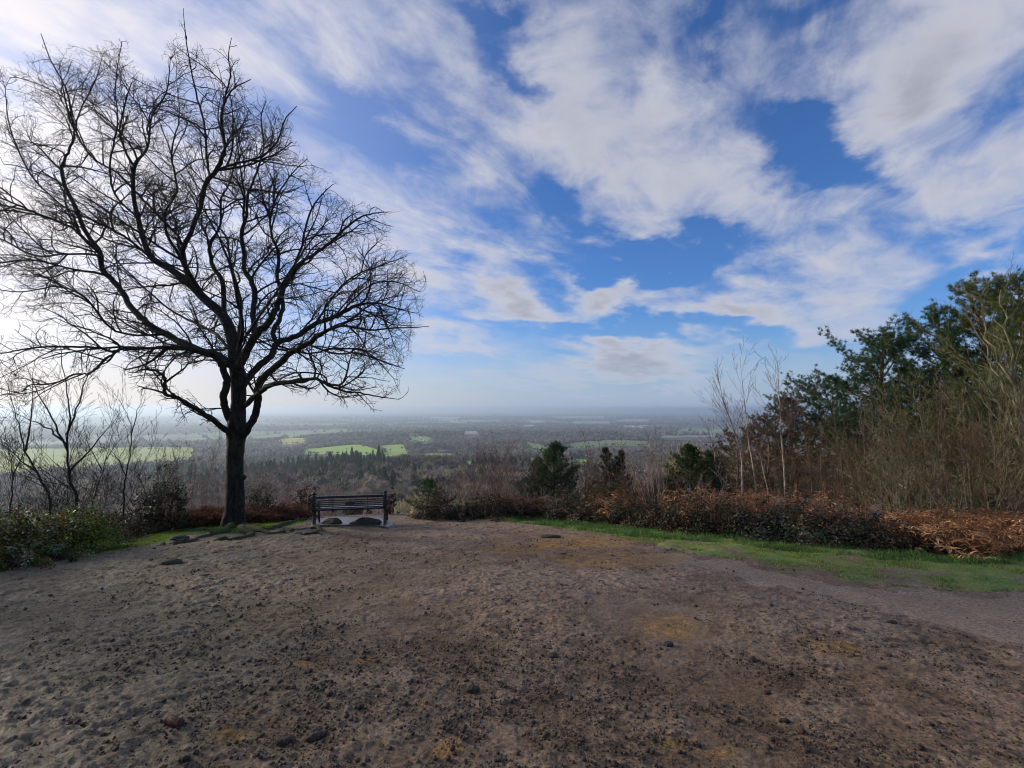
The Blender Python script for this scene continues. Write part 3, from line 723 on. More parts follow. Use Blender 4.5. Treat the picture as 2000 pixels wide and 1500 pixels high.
def build_oak():
    g = np.random.default_rng(11)
    base = ground_hit(457, 1029)
    Y0 = base[1]
    root = thing('bare_oak_tree', 'big bare spreading tree with dark trunk and exposed roots, left of the bench', 'tree', (base[0], Y0, base[2]))
    org = base.copy()
    nodes = []; parent = []; limb_polys = []
    def nearest(p):
        q = np.array(nodes); return int(np.argmin(((q - p) ** 2).sum(1)))
    for li, L in enumerate(LIMBS):
        pts = []
        for (px, py, pr, dy) in L:
            p = at(px, py, Y0 + dy); pts.append([*p, pr * (Y0 + dy) / FPX])
        sp = spline(pts, 5)
        if li > 0:
            k = np.arange(len(sp)) / 5.0
            wob = g.normal(size=(len(sp), 3)) * (np.minimum(sp[:, 3:4], .05) * .18)
            sp[1:, :3] += wob[1:]
        limb_polys.append(sp)
        # resample into growth nodes
        d = np.concatenate([[0], np.cumsum(np.linalg.norm(np.diff(sp[:, :3], axis=0), axis=1))])
        s = np.arange(0, d[-1], 0.13)
        q = np.stack([np.interp(s, d, sp[:, i]) for i in range(3)], 1)
        pi_ = nearest(q[0]) if nodes else -1
        for j, p in enumerate(q):
            nodes.append(p); parent.append(pi_ if j == 0 else len(nodes) - 2)
    tw = MB()
    ctr = at(462, 640, Y0)
    cpoly = [tuple(p) for p in CROWN]
    def px_of(p):
        d = p - np.array([0, 0, EYE]); f = np.array([0, cos(PITCH), sin(PITCH)]); u = np.array([0, -sin(PITCH), cos(PITCH)])
        z = d @ f
        return 1000 + FPX * d[:, 0] / z, 750 - FPX * (d @ u) / z
    def allowed(p, k):
        x, y = px_of(p)
        e = 26 * fbm(x, y, 55., 2, 61)
        cx, cy = 380, 470
        s_ = 1 + (e + 6) / 330.
        X, Y_ = cx + (x - cx) / s_, cy + (y - cy) / s_
        return in_poly(X, Y_, CROWN) | in_poly(x, y, CROWN2) | in_poly(x, y, CROWN3)
    def branch(p, d, L, r, n, wob, up, tip):
        """many branches at once: returns (m, n+1, 3) points and radii"""
        m = len(p); pts = [p]; dd = d
        out = unit(p - ctr) * [1, 1, .6]
        bend = g.normal(size=(m, 3)) * .16
        for i in range(n):
            dd = unit(dd + g.normal(size=(m, 3)) * wob + bend + out * .10 + [0, 0, up])
            pts.append(pts[-1] + dd * (L / n)[:, None])
        pts = np.stack(pts, 1)
        t = np.linspace(0, 1, n + 1)[None]
        rr = r[:, None] * (1 - (1 - tip) * t)
        return pts, rr
    def emit(pts, rr, k):
        a = pts[:, :-1].reshape(-1, 3) - org; b = pts[:, 1:].reshape(-1, 3) - org
        prisms(tw, a, b, rr[:, :-1].ravel(), rr[:, 1:].ravel(), k)
    def children(pts, rr, Ls, per_m, mn, ang, lo, lenr, radr, rmin, plane=.55):
        m, n1, _ = pts.shape; n = n1 - 1
        cnt = np.maximum(mn, np.round(Ls * per_m * g.uniform(.8, 1.2, m))).astype(int)
        idx = np.repeat(np.arange(m), cnt); K = len(idx)
        first = np.concatenate([[0], np.cumsum(cnt)[:-1]])
        j = np.arange(K) - np.repeat(first, cnt)
        u = lo + (1 - lo) * (j + g.random(K)) / cnt[idx]; u = np.clip(u, 0, .995)
        q = u * n; i = q.astype(int); f = (q - i)[:, None]
        P0 = pts[idx, i]; P1 = pts[idx, i + 1]
        p = P0 + (P1 - P0) * f; t = unit(P1 - P0); r = rr[idx, i]
        a = unit(np.cross(t, g.normal(size=(K, 3))))
        sgn = np.where(j % 2 == 0, 1., -1.)[:, None]
        flat = unit(np.cross(t, unit(p - ctr) + 1e-3)) * sgn
        a = unit(a * (1 - plane) + flat * plane)
        th = np.radians(ang) * g.uniform(.65, 1.3, (K, 1))
        d = unit(t * np.cos(th) + a * np.sin(th))
        L = Ls[idx] * lenr * (1.18 - .62 * u) * g.uniform(.55, 1.3, K)
        return p, d, L, np.maximum(r * radr, rmin)
    # level 1 from the limbs themselves
    P, D, L_, R_ = [], [], [], []
    for li, sp in enumerate(limb_polys):
        q = sp[:, :3]; dl = np.linalg.norm(np.diff(q, axis=0), axis=1); d = np.concatenate([[0], np.cumsum(dl)])
        tot = d[-1]; s0 = 2.6 if li == 0 else .25
        m = int((tot - s0) / .20); 
        if m < 2: continue
        s_ = s0 + (tot - s0) * (np.arange(m) + g.random(m)) / m
        s_ = np.concatenate([s_, np.full(4, tot * .995)])
        p = np.stack([np.interp(s_, d, q[:, i]) for i in range(3)], 1); r = np.interp(s_, d, sp[:, 3])
        e = np.stack([np.interp(np.minimum(s_ + .06, tot), d, q[:, i]) for i in range(3)], 1); b_ = np.stack([np.interp(s_ - .06, d, q[:, i]) for i in range(3)], 1)
        t = unit(e - b_); K = len(s_)
        a = unit(np.cross(t, g.normal(size=(K, 3))))
        flat = unit(np.cross(t, np.array([0, 1., 0]) + 1e-3)) * np.where(np.arange(K) % 2 == 0, 1., -1.)[:, None]
        a = unit(a * .55 + flat * .45)
        th = np.radians(48) * g.uniform(.55, 1.25, (K, 1)); th[-4:] *= .35
        dd = unit(t * np.cos(th) + a * np.sin(th))
        LL = np.clip(.68 + 18 * r, .6, 1.9) * g.uniform(.45, 1.35, K) * np.where(r > .06, .75, 1)
        if li == 1: LL *= .6
        P.append(p); D.append(dd); L_.append(LL); R_.append(np.clip(r * .40, .006, .020) * (.6 + .5 * LL))
    p, d, L, r = np.concatenate(P), np.concatenate(D), np.concatenate(L_), np.concatenate(R_)
    x_, y_ = px_of(p); de = poly_dist(x_, y_, CROWN)
    near_n = (((x_[:, None] - x_[None]) ** 2 + (y_[:, None] - y_[None]) ** 2) < 40 ** 2).sum(1)
    kp = g.random(len(p)) < np.minimum(1, (7.8 / near_n) ** 1.0)
    print('level one', len(p), kp.sum(), np.percentile(near_n, [5, 50, 95]))
    p, d, L, r = p[kp], d[kp], L[kp], r[kp]
    for lv, (n, wob, up, tip, k, nxt) in enumerate((
            (7, .15, .045, .34, 5, (6.2, 2, 46, .18, .52, .55, .0038)),
            (5, .20, .030, .42, 4, (7.2, 2, 44, .18, .54, .62, .0030)),
            (4, .22, .025, .55, 3, (9.0, 1, 42, .25, .55, .72, .0024)),
            (3, .24, .020, .75, 3, None))):
        pts, rr = branch(p, d, L, r, n, wob, up, tip)
        ok = allowed(pts[:, -1], 0)
        # those that would leave the crown are cut short
        L2 = np.where(ok, L, L * .45); pts2, rr2 = branch(p, d, L2, r, n, wob, up, tip)
        pts[~ok] = pts2[~ok]; L = L2
        keep = ok | allowed(pts[:, -1], 0) | (g.random(len(p)) < .12)
        pts, rr, L = pts[keep], rr[keep], L[keep]
        emit(pts, rr, k)
        if nxt: p, d, L, r = children(pts, rr, L, *nxt)
    n = tw.n; tips = []
    tw.build('crown', M_TWIG, root)
    tr = MB()
    for k, sp in enumerate(limb_polys):
        q = sp[:, :3] - org
        r = np.maximum(sp[:, 3] * np.where(sp[:, 3] < .055, .64, .84), .005)
        if k == 0:
            low = np.clip(1 - (sp[:, 2] - base[2]) / .8, 0, 1)
            r = r * (1 + .12 * low ** 2)
            tube(tr, q, r, 18, .055, 5, True)
        else:
            tube(tr, q, r, 10 if r[0] > .04 else 6, .09, k, True)
    # knots and burrs on the trunk
    for (px, py, pr) in ((474, 932, 6), (448, 895, 4), (468, 868, 5), (450, 960, 4), (470, 985, 5)):
        c = at(px, py, Y0 - .12) - org
        v, f = blob(pr * Y0 / FPX, 2, .2, int(px))
        tr.add(v + c, f)
    tr.build('trunk', M_BARK, root, True)
    # surface roots
    mr = bark_mat('oak_root', (0.020, 0.015, 0.011), (0.085, 0.066, 0.050), 18, (0.06, 0.075, 0.022), mossamt=0.75)
    ROOTS = [
        [(452, 1030, 12), (440, 1040, 10), (410, 1048, 8), (380, 1056, 6.5), (350, 1064, 5), (318, 1072, 3)],
        [(470, 1034, 10), (490, 1046, 9), (470, 1054, 8), (430, 1058, 6), (405, 1062, 4), (380, 1074, 2.5)],
        [(474, 1030, 10), (520, 1036, 8), (545, 1030, 8), (570, 1022, 8), (596, 1017, 6), (612, 1018, 3)],
        [(490, 1040, 7), (540, 1044, 7), (570, 1038, 6), (600, 1034, 5.5), (625, 1036, 6), (640, 1046, 4)],
        [(360, 1060, 5), (330, 1064, 5), (300, 1074, 4), (280, 1080, 2.5)],
        [(560, 1042, 5), (590, 1046, 5), (620, 1044, 6), (632, 1050, 4)],
        [(350, 1040, 4), (400, 1037, 5), (430, 1040, 6), (450, 1036, 6)],
    ]
    for k, Rt in enumerate(ROOTS):
        pp = []
        for (px, py, pr) in Rt:
            h = ground_hit(px, py)
            pp.append([h[0], h[1], hz(h[0], h[1]) + pr * .0016 + .004, pr * .0074])
        pp[0][2] += .03
        pp[-1][2] -= .05
        sp = spline(pp, 5)
        sp[1:-1, :2] += g.normal(size=(len(sp) - 2, 2)) * .025; sp[1:-1, 3] *= g.uniform(.7, 1.25, len(sp) - 2); sp[1:-1, 2] += g.normal(size=len(sp) - 2) * .014
        rb = MB(); tube(rb, sp[:, :3] - org, sp[:, 3], 9, .2, 70 + k)
        rb.build('root', mr, root, True)
    print('oak nodes', n, 'tips', len(tips), 'tw faces', tw.n)
    return root
def blob(r, sub=2, noise=.15, seed=0, sq=(1, 1, 1)):
    import bmesh
    bm = bmesh.new(); bmesh.ops.create_icosphere(bm, subdivisions=sub, radius=1.0)
    v = np.array([q.co[:] for q in bm.verts]); f = np.array([[q.index for q in fc.verts] for fc in bm.faces]); bm.free()
    g = np.random.default_rng(seed)
    d = np.zeros(len(v))
    for k in range(5):
        ax = g.normal(size=3) * (1.2 + k * .9); ph = g.uniform(0, 6)
        d += np.sin(v @ ax + ph) / (1 + k * .5)
    d = d / 2.2 + g.uniform(-.25, .25, len(v))
    return v * (r * (1 + noise * d))[:, None] * np.array(sq), f
build_oak()

# ------------------------------------------------------------------ bench, stones, wet slab, bits on the mud
def build_bench():
    m, w, b, _ = mat('black_gloss_paint', 0.32, 0.5)
    tc = w.n.new('ShaderNodeTexCoord').outputs['Object']
    f, _c = w.noise(tc, 22, 5, 0.6)
    w.l.new(w.mix(w.rng(f, .35, .7), (0.010, 0.011, 0.013), (0.030, 0.031, 0.033)), b.inputs['Base Color'])
    w.l.new(w.rng(f, .3, .7, .22, .5), b.inputs['Roughness'])
    bump(w, b, f, .15, .004)
    mp, w, b, _ = mat('plaque_metal', 0.45, 0.5)
    tc = w.n.new('ShaderNodeTexCoord').outputs['Object']; f, _c = w.noise(tc, 60, 3)
    w.l.new(w.mix(f, (0.012, 0.011, 0.010), (0.03, 0.028, 0.025)), b.inputs['Base Color'])
    a = ground_hit(613, 1028); c = ground_hit(752, 1026)
    mid = (a + c) / 2; L = np.linalg.norm((c - a)[:2]); rz = atan2(c[1] - a[1], c[0] - a[0])
    zg = hz(mid[0], mid[1])
    root = thing('park_bench', 'black slatted bench with ball finials and a small plaque, facing away over the valley', 'bench', (mid[0], mid[1], zg - .01), rz)
    root.scale = (1, 1, .88)
    h = L / 2          # local: +x along, +y away from the viewer (the sitting side)
    # end frames: rear post, curved rear foot, front leg, arm rest, seat rail
    for s in (-1, 1):
        e = MB(); x = s * h; t = .032
        post = spline([[x, -.05, 0.0], [x, .0, .12], [x, .035, .30], [x, .03, .45], [x, -.03, .66], [x, -.07, .86]], 4)
        for w_, kk in ((.036, 4),):
            tube(e, post, .042, 8)
        box(e, (x - .042, -.105, .44), (x + .042, -.020, .87), bev=.008)
        box(e, (x - .026, .0, .385), (x + .026, .50, .43), bev=.006)
        tube(e, spline([[x, .54, 0], [x, .50, .12], [x, .47, .28], [x, .48, .42], [x, .50, .60]], 4), .026, 8)
        tube(e, spline([[x, -.055, .635], [x, .15, .655], [x, .35, .655], [x, .50, .625], [x, .55, .59]], 4), .026, 8)
        o = e.build('end_frame', m, root, True)
        sm = o.data
        fb = MB()
        lathe(fb, [(0.0, .865), (.046, .867), (.048, .880), (.026, .888), (.022, .895), (.040, .905), (.052, .925), (.052, .948), (.040, .972), (.018, .986), (0.0, .988)], (x, -.064, 0), 16)
        fb.build('finial', m, o, True)
    tr = MB(); box(tr, (-h + .03, -.095, .805), (h - .03, -.040, .870), bev=.008); tr.build('top_rail', m, root)
    for i in range(5):
        z = .745 - i * .055; y = -.060 + i * .014
        q = MB(); box(q, (-h + .03, y - .010, z - .014), (h - .03, y + .010, z + .014), bev=.004)
        q.build('back_slat', m, root)
    lo = MB(); box(lo, (-h + .03, .0, .452), (h - .03, .045, .500), bev=.006); lo.build('lower_rail', m, root)
    mw = bpy.data.materials['black_gloss_paint'].copy(); mw.name = 'wet_seat_paint'
    bw = [n for n in mw.node_tree.nodes if n.type == 'BSDF_PRINCIPLED'][0]
    for l in list(bw.inputs['Roughness'].links): mw.node_tree.links.remove(l)
    bw.inputs['Roughness'].default_value = .12; bw.inputs['Specular IOR Level'].default_value = .9
    for i in range(6):
        y = .07 + i * .078
        q = MB(); box(q, (-h + .03, y, .432 - .004 * i), (h - .03, y + .056, .456 - .004 * i), bev=.006)
        q.build('seat_slat', mw, root)
    for x in (-h * .49, 0, h * .49):
        q = MB(); tube(q, [[x, -.050, .82], [x, -.012, .66], [x, .02, .47]], .008, 6); q.build('back_strap', m, root)
        q = MB(); box(q, (x - .02, .03, .395), (x + .02, .52, .43), bev=.004); q.build('seat_bearer', m, root)
    q = MB(); box(q, (-.10, -.082, .610), (.10, -.070, .705), bev=.004); q.build('plaque', mp, root)
    fr = MB(); box(fr, (-h + .03, .515, .345), (h - .03, .54, .385), bev=.005); fr.build('front_rail', m, root)
build_bench()

M_STONE = bark_mat('mossy_stone', (0.028, 0.024, 0.020), (0.085, 0.075, 0.062), 9, (0.035, 0.045, 0.013), mossamt=0.45, spec=.3)
M_CLOD = bark_mat('mud_clod', (0.034, 0.023, 0.016), (0.095, 0.066, 0.044), 30, None, spec=.35, rough=.75)
def stone(name, px, py, r, sq, label, cat, m=None, seed=1, noise=.16, sink=.25, sub=3, rz=0.0, group=None):
    c = ground_hit(px, py)
    v, f = blob(r, sub, noise, seed, sq)
    v[:, 2] = np.maximum(v[:, 2], -r * sq[2] * .6)
    mb = MB(); mb.add(v, f)
    o = mb.build(name, m or M_STONE, None, False)
    o.location = (c[0], c[1], hz(c[0], c[1]) + r * sq[2] * (1 - sink) * .6); o.rotation_euler = (0, 0, rz)
    tag(o, label, cat, group)
    return o
stone('mossy_stone', 650, 1026, .24, (1.05, .7, .48), 'smaller dark mossy stone under the left half of the bench', 'stone', seed=3, noise=.28)
stone('mossy_stone', 714, 1027, .33, (1.15, .6, .40), 'larger dark mossy stone under the right half of the bench', 'stone', seed=8, noise=.32)
stone('flat_stone', 1075, 1050, .16, (1.3, .8, .25), 'flat greenish stone lying in the mud right of the bench', 'stone', seed=12)
stone('mossy_stone', 330, 1102, .14, (1.2, .9, .35), 'small green mossy hump at the edge of the mud left of the roots', 'stone', seed=22, noise=.3, sink=.45)
stone('mossy_stone', 350, 1056, .14, (1.3, .8, .5), 'green mossy stone among the exposed roots of the big tree', 'stone', seed=25, noise=.3)
stone('mossy_stone', 398, 1127, .07, (1.2, .8, .4), 'little yellow green mossy lump alone in the mud below the roots', 'stone', seed=26, noise=.3, sink=.4)

def build_puddle():
    m, w, b, _ = mat('standing_water', 0.06, 0.6)
    tc = w.n.new('ShaderNodeTexCoord').outputs['Object']; f, _c = w.noise(tc, 14, 3)
    w.l.new(w.mix(f, (0.05, 0.038, 0.030), (0.10, 0.08, 0.065)), b.inputs['Base Color'])
    w.l.new(w.rng(f, .3, .7, .22, .5), b.inputs['Roughness'])
    for (out, seed) in (([(606, 1030), (612, 1018), (640, 1013), (680, 1012), (735, 1013), (760, 1019), (772, 1029), (757, 1034), (735, 1031), (690, 1030), (640, 1031)], 1),):
        p = np.array([ground_hit(*q)[:2] for q in out])
        p = spline(np.concatenate([p, p[:1]]), 6)[:-1]
        c = p.mean(0); g = np.random.default_rng(seed)
        p = c + (p - c) * (1 + g.uniform(-.04, .04, (len(p), 1)))
        rings = [.0, .25, .5, .75, .93, 1.0]
        V = []; n = len(p)
        for k in rings:
            q = c + (p - c) * k
            V.append(np.column_stack([q, H(q[:, 0], q[:, 1]) + (.050 if k < .95 else -.01)]))
        V = np.concatenate(V)
        i = np.arange(n); j = (i + 1) % n
        F = np.concatenate([np.stack([i + a * n, j + a * n, j + (a + 1) * n, i + (a + 1) * n], 1) for a in range(len(rings) - 1)])
        mb = MB(); mb.add(V, F)
        o = mb.build('puddle', m, None, True)
        tag(o, 'pale shining water on the ground under and beside the bench', 'puddle', kind='structure')
build_puddle()

def build_bits():
    g = np.random.default_rng(5)
    # clods of mud everywhere on the clearing: nobody could count them
    N = 90000
    r = 1.9 * np.exp(g.random(N) ** 1.0 * math.log(14.5 / 1.9)); az = g.uniform(-.98, .98, N)
    x, y = r * np.sin(az), r * np.cos(az)
    ok = ~in_poly(x, y, GRASS_R) & ~in_poly(x, y, UNDER) & ~in_poly(x, y, UNDER_R) & ~(in_poly(x, y, TRACK) & (g.random(N) < .93)) & ~(in_poly(x, y, SMOOTH) & (g.random(N) < .8))
    ok &= fbm(x, y, 1.5, 3, 61) + 1.1 * fbm(x, y, .28, 3, 62) + g.uniform(-.45, .45, N) > .10
    x, y = x[ok], y[ok]; n = len(x)
    s = np.minimum(.021, .0026 * np.exp(np.abs(g.normal(size=n)) * .66) * (1 + np.hypot(x, y) * .06))
    tmpl = [blob(1.0, 1, .28, 100 + k, (1.15, .9, .7)) for k in range(6)]
    mb = MB(); z = H(x, y) + .006
    for k, (tv, tf) in enumerate(tmpl):
        q = np.arange(k, n, 6); a = g.uniform(0, 2 * pi, len(q))
        ca, sa = np.cos(a)[:, None], np.sin(a)[:, None]
        vx = (tv[None, :, 0] * ca - tv[None, :, 1] * sa) * s[q, None] + x[q, None]
        vy = (tv[None, :, 0] * sa + tv[None, :, 1] * ca) * s[q, None] + y[q, None]
        vz = tv[None, :, 2] * s[q, None] + (z[q] + .008 * g.normal(size=len(q)))[:, None] + .003
        mb.add(np.stack([vx, vy, vz], -1).reshape(-1, 3), (tf[None] + (np.arange(len(q)) * len(tv))[:, None, None]).reshape(-1, 3))
    o = mb.build('mud_clods', M_CLOD)
    tag(o, 'small dark clods and crumbs of mud scattered all over the clearing', 'mud', kind='stuff')
    # single larger pieces
    big = [
        (555, 1452, .050, 'big dark lump of mud near the bottom edge, just right of the broken log', 31),
        (618, 1440, .040, 'long dark lump of mud right of the biggest lump by the bottom edge', 32),
        (352, 1358, .022, 'round dark clod just above the broken log', 33),
        (374, 1389, .020, 'round dark clod just right of the broken log', 34),
        (423, 1186, .034, 'black clod alone on the left side of the mud below the mossy lump', 35),
        (806, 1303, .034, 'dark lump in the middle of the mud straight below the bench', 36),
        (925, 1352, .048, 'broad dark churned lump in the middle foreground', 37),
        (1078, 1285, .040, 'black lump in the mud left of the orange sandy patch', 38),
        (1305, 1262, .042, 'dark lump on the lower edge of the orange sandy patch', 39),
        (1498, 1355, .026, 'dark round clod right of the pale stick', 40),
        (1530, 1410, .030, 'dark clod low on the right half of the foreground', 41),
        (1740, 1220, .060, 'low brown hump of mud near the smooth track on the right', 42),
        (1470, 1292, .050, 'wide dark lump between the two orange sandy patches', 43),
        (760, 1465, .020, 'small black clod at the bottom edge right of the dark lumps', 44),
        (665, 1418, .018, 'small black clod above the long dark lump', 45),
        (1735, 1283, .038, 'dark clod on the right below the brown hump', 46),
        (1270, 1440, .022, 'black clod below the centre right of the foreground', 47),
    ]
    for (px, py, r_, lb, sd) in big:
        gg = np.random.default_rng(sd)
        stone('mud_lump', px, py, r_ * .8, (1.25 if sd != 32 else 1.9, .85, .62), lb, 'mud lump', M_CLOD, sd, .30, .35, 3, gg.uniform(-.4, .4) if sd != 32 else .7)
    # broken piece of log
    ml, w, b, _ = mat('red_brown_wood', .7, .3)
    tc = w.n.new('ShaderNodeTexCoord').outputs['Object']; f, _c = w.noise(w.mapping(tc, scale=(.3, 1, 1)), 60, 5)
    w.l.new(w.mix(w.rng(f, .35, .65), (0.05, 0.018, 0.012), (0.16, 0.065, 0.042)), b.inputs['Base Color']); bump(w, b, f, .7, .004)
    me, w, b, _ = mat('broken_wood_end', .8, .2)
    tc = w.n.new('ShaderNodeTexCoord').outputs['Object']; f, _c = w.noise(tc, 90, 4)
    w.l.new(w.mix(f, (0.03, 0.014, 0.010), (0.13, 0.07, 0.045)), b.inputs['Base Color'])
    c = ground_hit(339, 1420); L = .062
    lg = thing('broken_log', 'short reddish brown piece of broken log lying on the mud', 'log', (c[0], c[1], hz(c[0], c[1]) + .026), -.35)
    mb = MB(); tube(mb, spline([[-L, 0, 0], [-L * .5, .002, .002], [0, -.002, .003], [L * .6, .001, 0], [L, 0, -.001]], 4), [.022, .026, .027, .027, .026, .026, .027, .027, .028, .028, .027, .027, .026, .026, .026, .024, .021], 14, .06, 3, cap=False)
    mb.build('bark', ml, lg, True)
    for s in (-1, 1):
        v, f = blob(.022, 2, .22, 50 + s, (.35, 1, 1)); mb = MB(); mb.add(v + [s * L * .97, 0, 0], f); mb.build('broken_end', me, lg)
    # sticks
    ms = bark_mat('dry_stick', (0.10, 0.07, 0.045), (0.26, 0.20, 0.14), 40)
    sticks = [((1425, 1345), (1440, 1375), .0035, 'pale thin stick lying in the mud on the right half of the foreground'),
              ((1142, 1480), (1150, 1498), .003, 'pale thin twig at the bottom edge right of the middle'),
              ((715, 1245), (745, 1252), .005, 'dark thin twig lying in the middle of the mud'),
              ((1000, 1340), (1022, 1360), .004, 'thin brown twig beside the broad churned lump'),
              ((842, 1203), (856, 1206), .006, 'tiny pale sliver of wood below the bench'),
              ((1150, 1078), (1215, 1090), .008, 'thin dark stick on the sandy mud right of the bench'),
              ((165, 1372), (205, 1350), .004, 'thin twig on the mud at the lower left above the log')]
    for (a, b2, r_, lb) in sticks:
        p = ground_hit(*a); q = ground_hit(*b2); mid = (p + q) / 2
        pts = spline([[*(p - mid)[:2], .006], [*(p * .6 + q * .4 - mid)[:2] + np.array([.006, -.004]), .014], [*(p * .3 + q * .7 - mid)[:2] + np.array([-.004, .005]), .012], [*(q - mid)[:2], .005]], 4)
        mb = MB(); tube(mb, pts, np.linspace(r_, r_ * .5, len(pts)), 6, .1)
        o = mb.build('stick', ms, None, True); o.location = (mid[0], mid[1], hz(mid[0], mid[1]) + .01)
        tag(o, lb, 'stick')
build_bits()

# ------------------------------------------------------------------ vegetation generators
def grow(g, base, d0, L0, r0, levels=3, kids=9, ang=38, up=.25, wob=.12, lenf=.45, start=.25, nseg=9, tip=.3, radf=.55, trunk_pts=None, minr=.0025, childlen=None, kpl=99.):
    """bare branching; returns list per level of (p0,p1,r0,r1) arrays"""
    segs = [[] for _ in range(levels + 1)]
    stack = [(np.array(base, float), unit(np.array(d0, float)), L0, r0, 0)]
    while stack:
        p, d, L, r, lv = stack.pop()
        n = max(3, int(nseg * (.55 if lv else 1))) if lv < levels else 3
        if lv == 0 and trunk_pts is not None:
            q = np.array(trunk_pts, float); pts = list(q[:, :3]); n = len(pts) - 1
        else:
            pts = [p]; dd = d
            for i in range(n):
                dd = unit(dd + g.normal(size=3) * wob + np.array([0, 0, up * .25]))
                pts.append(pts[-1] + dd * L / n)
        pts = np.array(pts)
        rr = np.maximum(r * (1 - (1 - tip) * (np.linspace(0, 1, n + 1)) ** .9), minr)
        for i in range(n): segs[lv].append((pts[i], pts[i + 1], rr[i], rr[i + 1]))
        if lv < levels:
            k = max(2, int(round(min(kids, 1 + L * kpl) * (.75 if lv else 1) * g.uniform(.7, 1.3))))
            for j in range(k):
                u = start + (1 - start) * (j + g.random()) / k
                i = min(n - 1, int(u * n)); f = u * n - i
                q = pts[i] + (pts[i + 1] - pts[i]) * f
                t = unit(pts[i + 1] - pts[i])
                az = g.uniform(0, 2 * pi)
                ref = np.array([1., 0, 0]) if abs(t[2]) > .7 else np.array([0, 0, 1.])
                a = unit(np.cross(t, ref)); b = np.cross(t, a)
                an = R(ang) * g.uniform(.6, 1.3)
                nd = unit(t * cos(an) + (a * cos(az) + b * sin(az)) * sin(an) + np.array([0, 0, up * .5]))
                cl = L * lenf * (1.15 - .7 * u) * g.uniform(.6, 1.25)
                stack.append((q, nd, cl, max(rr[i] * radf, minr), lv + 1))
    return segs
def seg_mesh(mb, segs, k=3):
    if not segs: return
    p0 = np.array([s[0] for s in segs]); p1 = np.array([s[1] for s in segs])
    prisms(mb, p0, p1, np.array([s[2] for s in segs]), np.array([s[3] for s in segs]), k)
def bare_tree(name, label, cat, loc, segs, mt, mc, group=None, ntrunk=1):
    root = thing(name, label, cat, loc, 0, group)
    # every stem of a clump is a part of its own
    cur = []; last = None; runs = []
    for s in segs[0]:
        if last is not None and np.linalg.norm(s[0] - last) > 1e-6: runs.append(cur); cur = []
        cur.append(s); last = s[1]
    runs.append(cur)
    for q in runs:
        t = MB(); pts = [q[0][0]] + [s[1] for s in q]; rr = [q[0][2]] + [s[3] for s in q]
        tube(t, pts, rr, 7, .04, len(pts), True)
        t.build('trunk' if len(runs) == 1 else 'stem', mt, root, True)
    c = MB()
    for lv in range(ntrunk, len(segs)): seg_mesh(c, segs[lv], 4 if lv == ntrunk else 3)
    c.build('crown', mc, root)
    return root
def merge(list_of_segs):
    n = max(len(s) for s in list_of_segs)
    return [sum((s[i] for s in list_of_segs if i < len(s)), []) for i in range(n)]

M_BIRCH = bark_mat('birch_bark', (0.09, 0.06, 0.042), (0.46, 0.37, 0.28), 9, None)
M_PALE = bark_mat('pale_stem_bark', (0.16, 0.13, 0.11), (0.36, 0.31, 0.27), 12)
M_BROWN = bark_mat('brown_twig_bark', (0.060, 0.038, 0.024), (0.22, 0.145, 0.092), 14)
M_PURPLE = bark_mat('purple_birch_twig', (0.10, 0.055, 0.045), (0.26, 0.165, 0.135), 14)
M_DARKB = bark_mat('dark_sapling_bark', (0.012, 0.010, 0.009), (0.05, 0.042, 0.036), 14)
M_LICHEN = bark_mat('lichen_branch', (0.075, 0.070, 0.035), (0.31, 0.28, 0.155), 8)
M_PINEBARK = bark_mat('pine_bark', (0.055, 0.032, 0.022), (0.19, 0.11, 0.07), 10)
M_NEEDLE = leaf_mat('needles', .6, .2, .30, .45)
M_LEAF = leaf_mat('shrub_leaves', .6, .25, .25, .5)
M_GLOSS = leaf_mat('holly_leaves', .42, .12, .34, .6)
M_FERN = leaf_mat('dead_bracken', .8, .15, .3, .45)
M_GRASS = leaf_mat('grass_blades', .6, .2, .3, .55)

def pal(g, n, *cs, w=None):
    c = np.array(cs)[g.choice(len(cs), n, p=w)]
    return c * g.uniform(.75, 1.25, (n, 1))

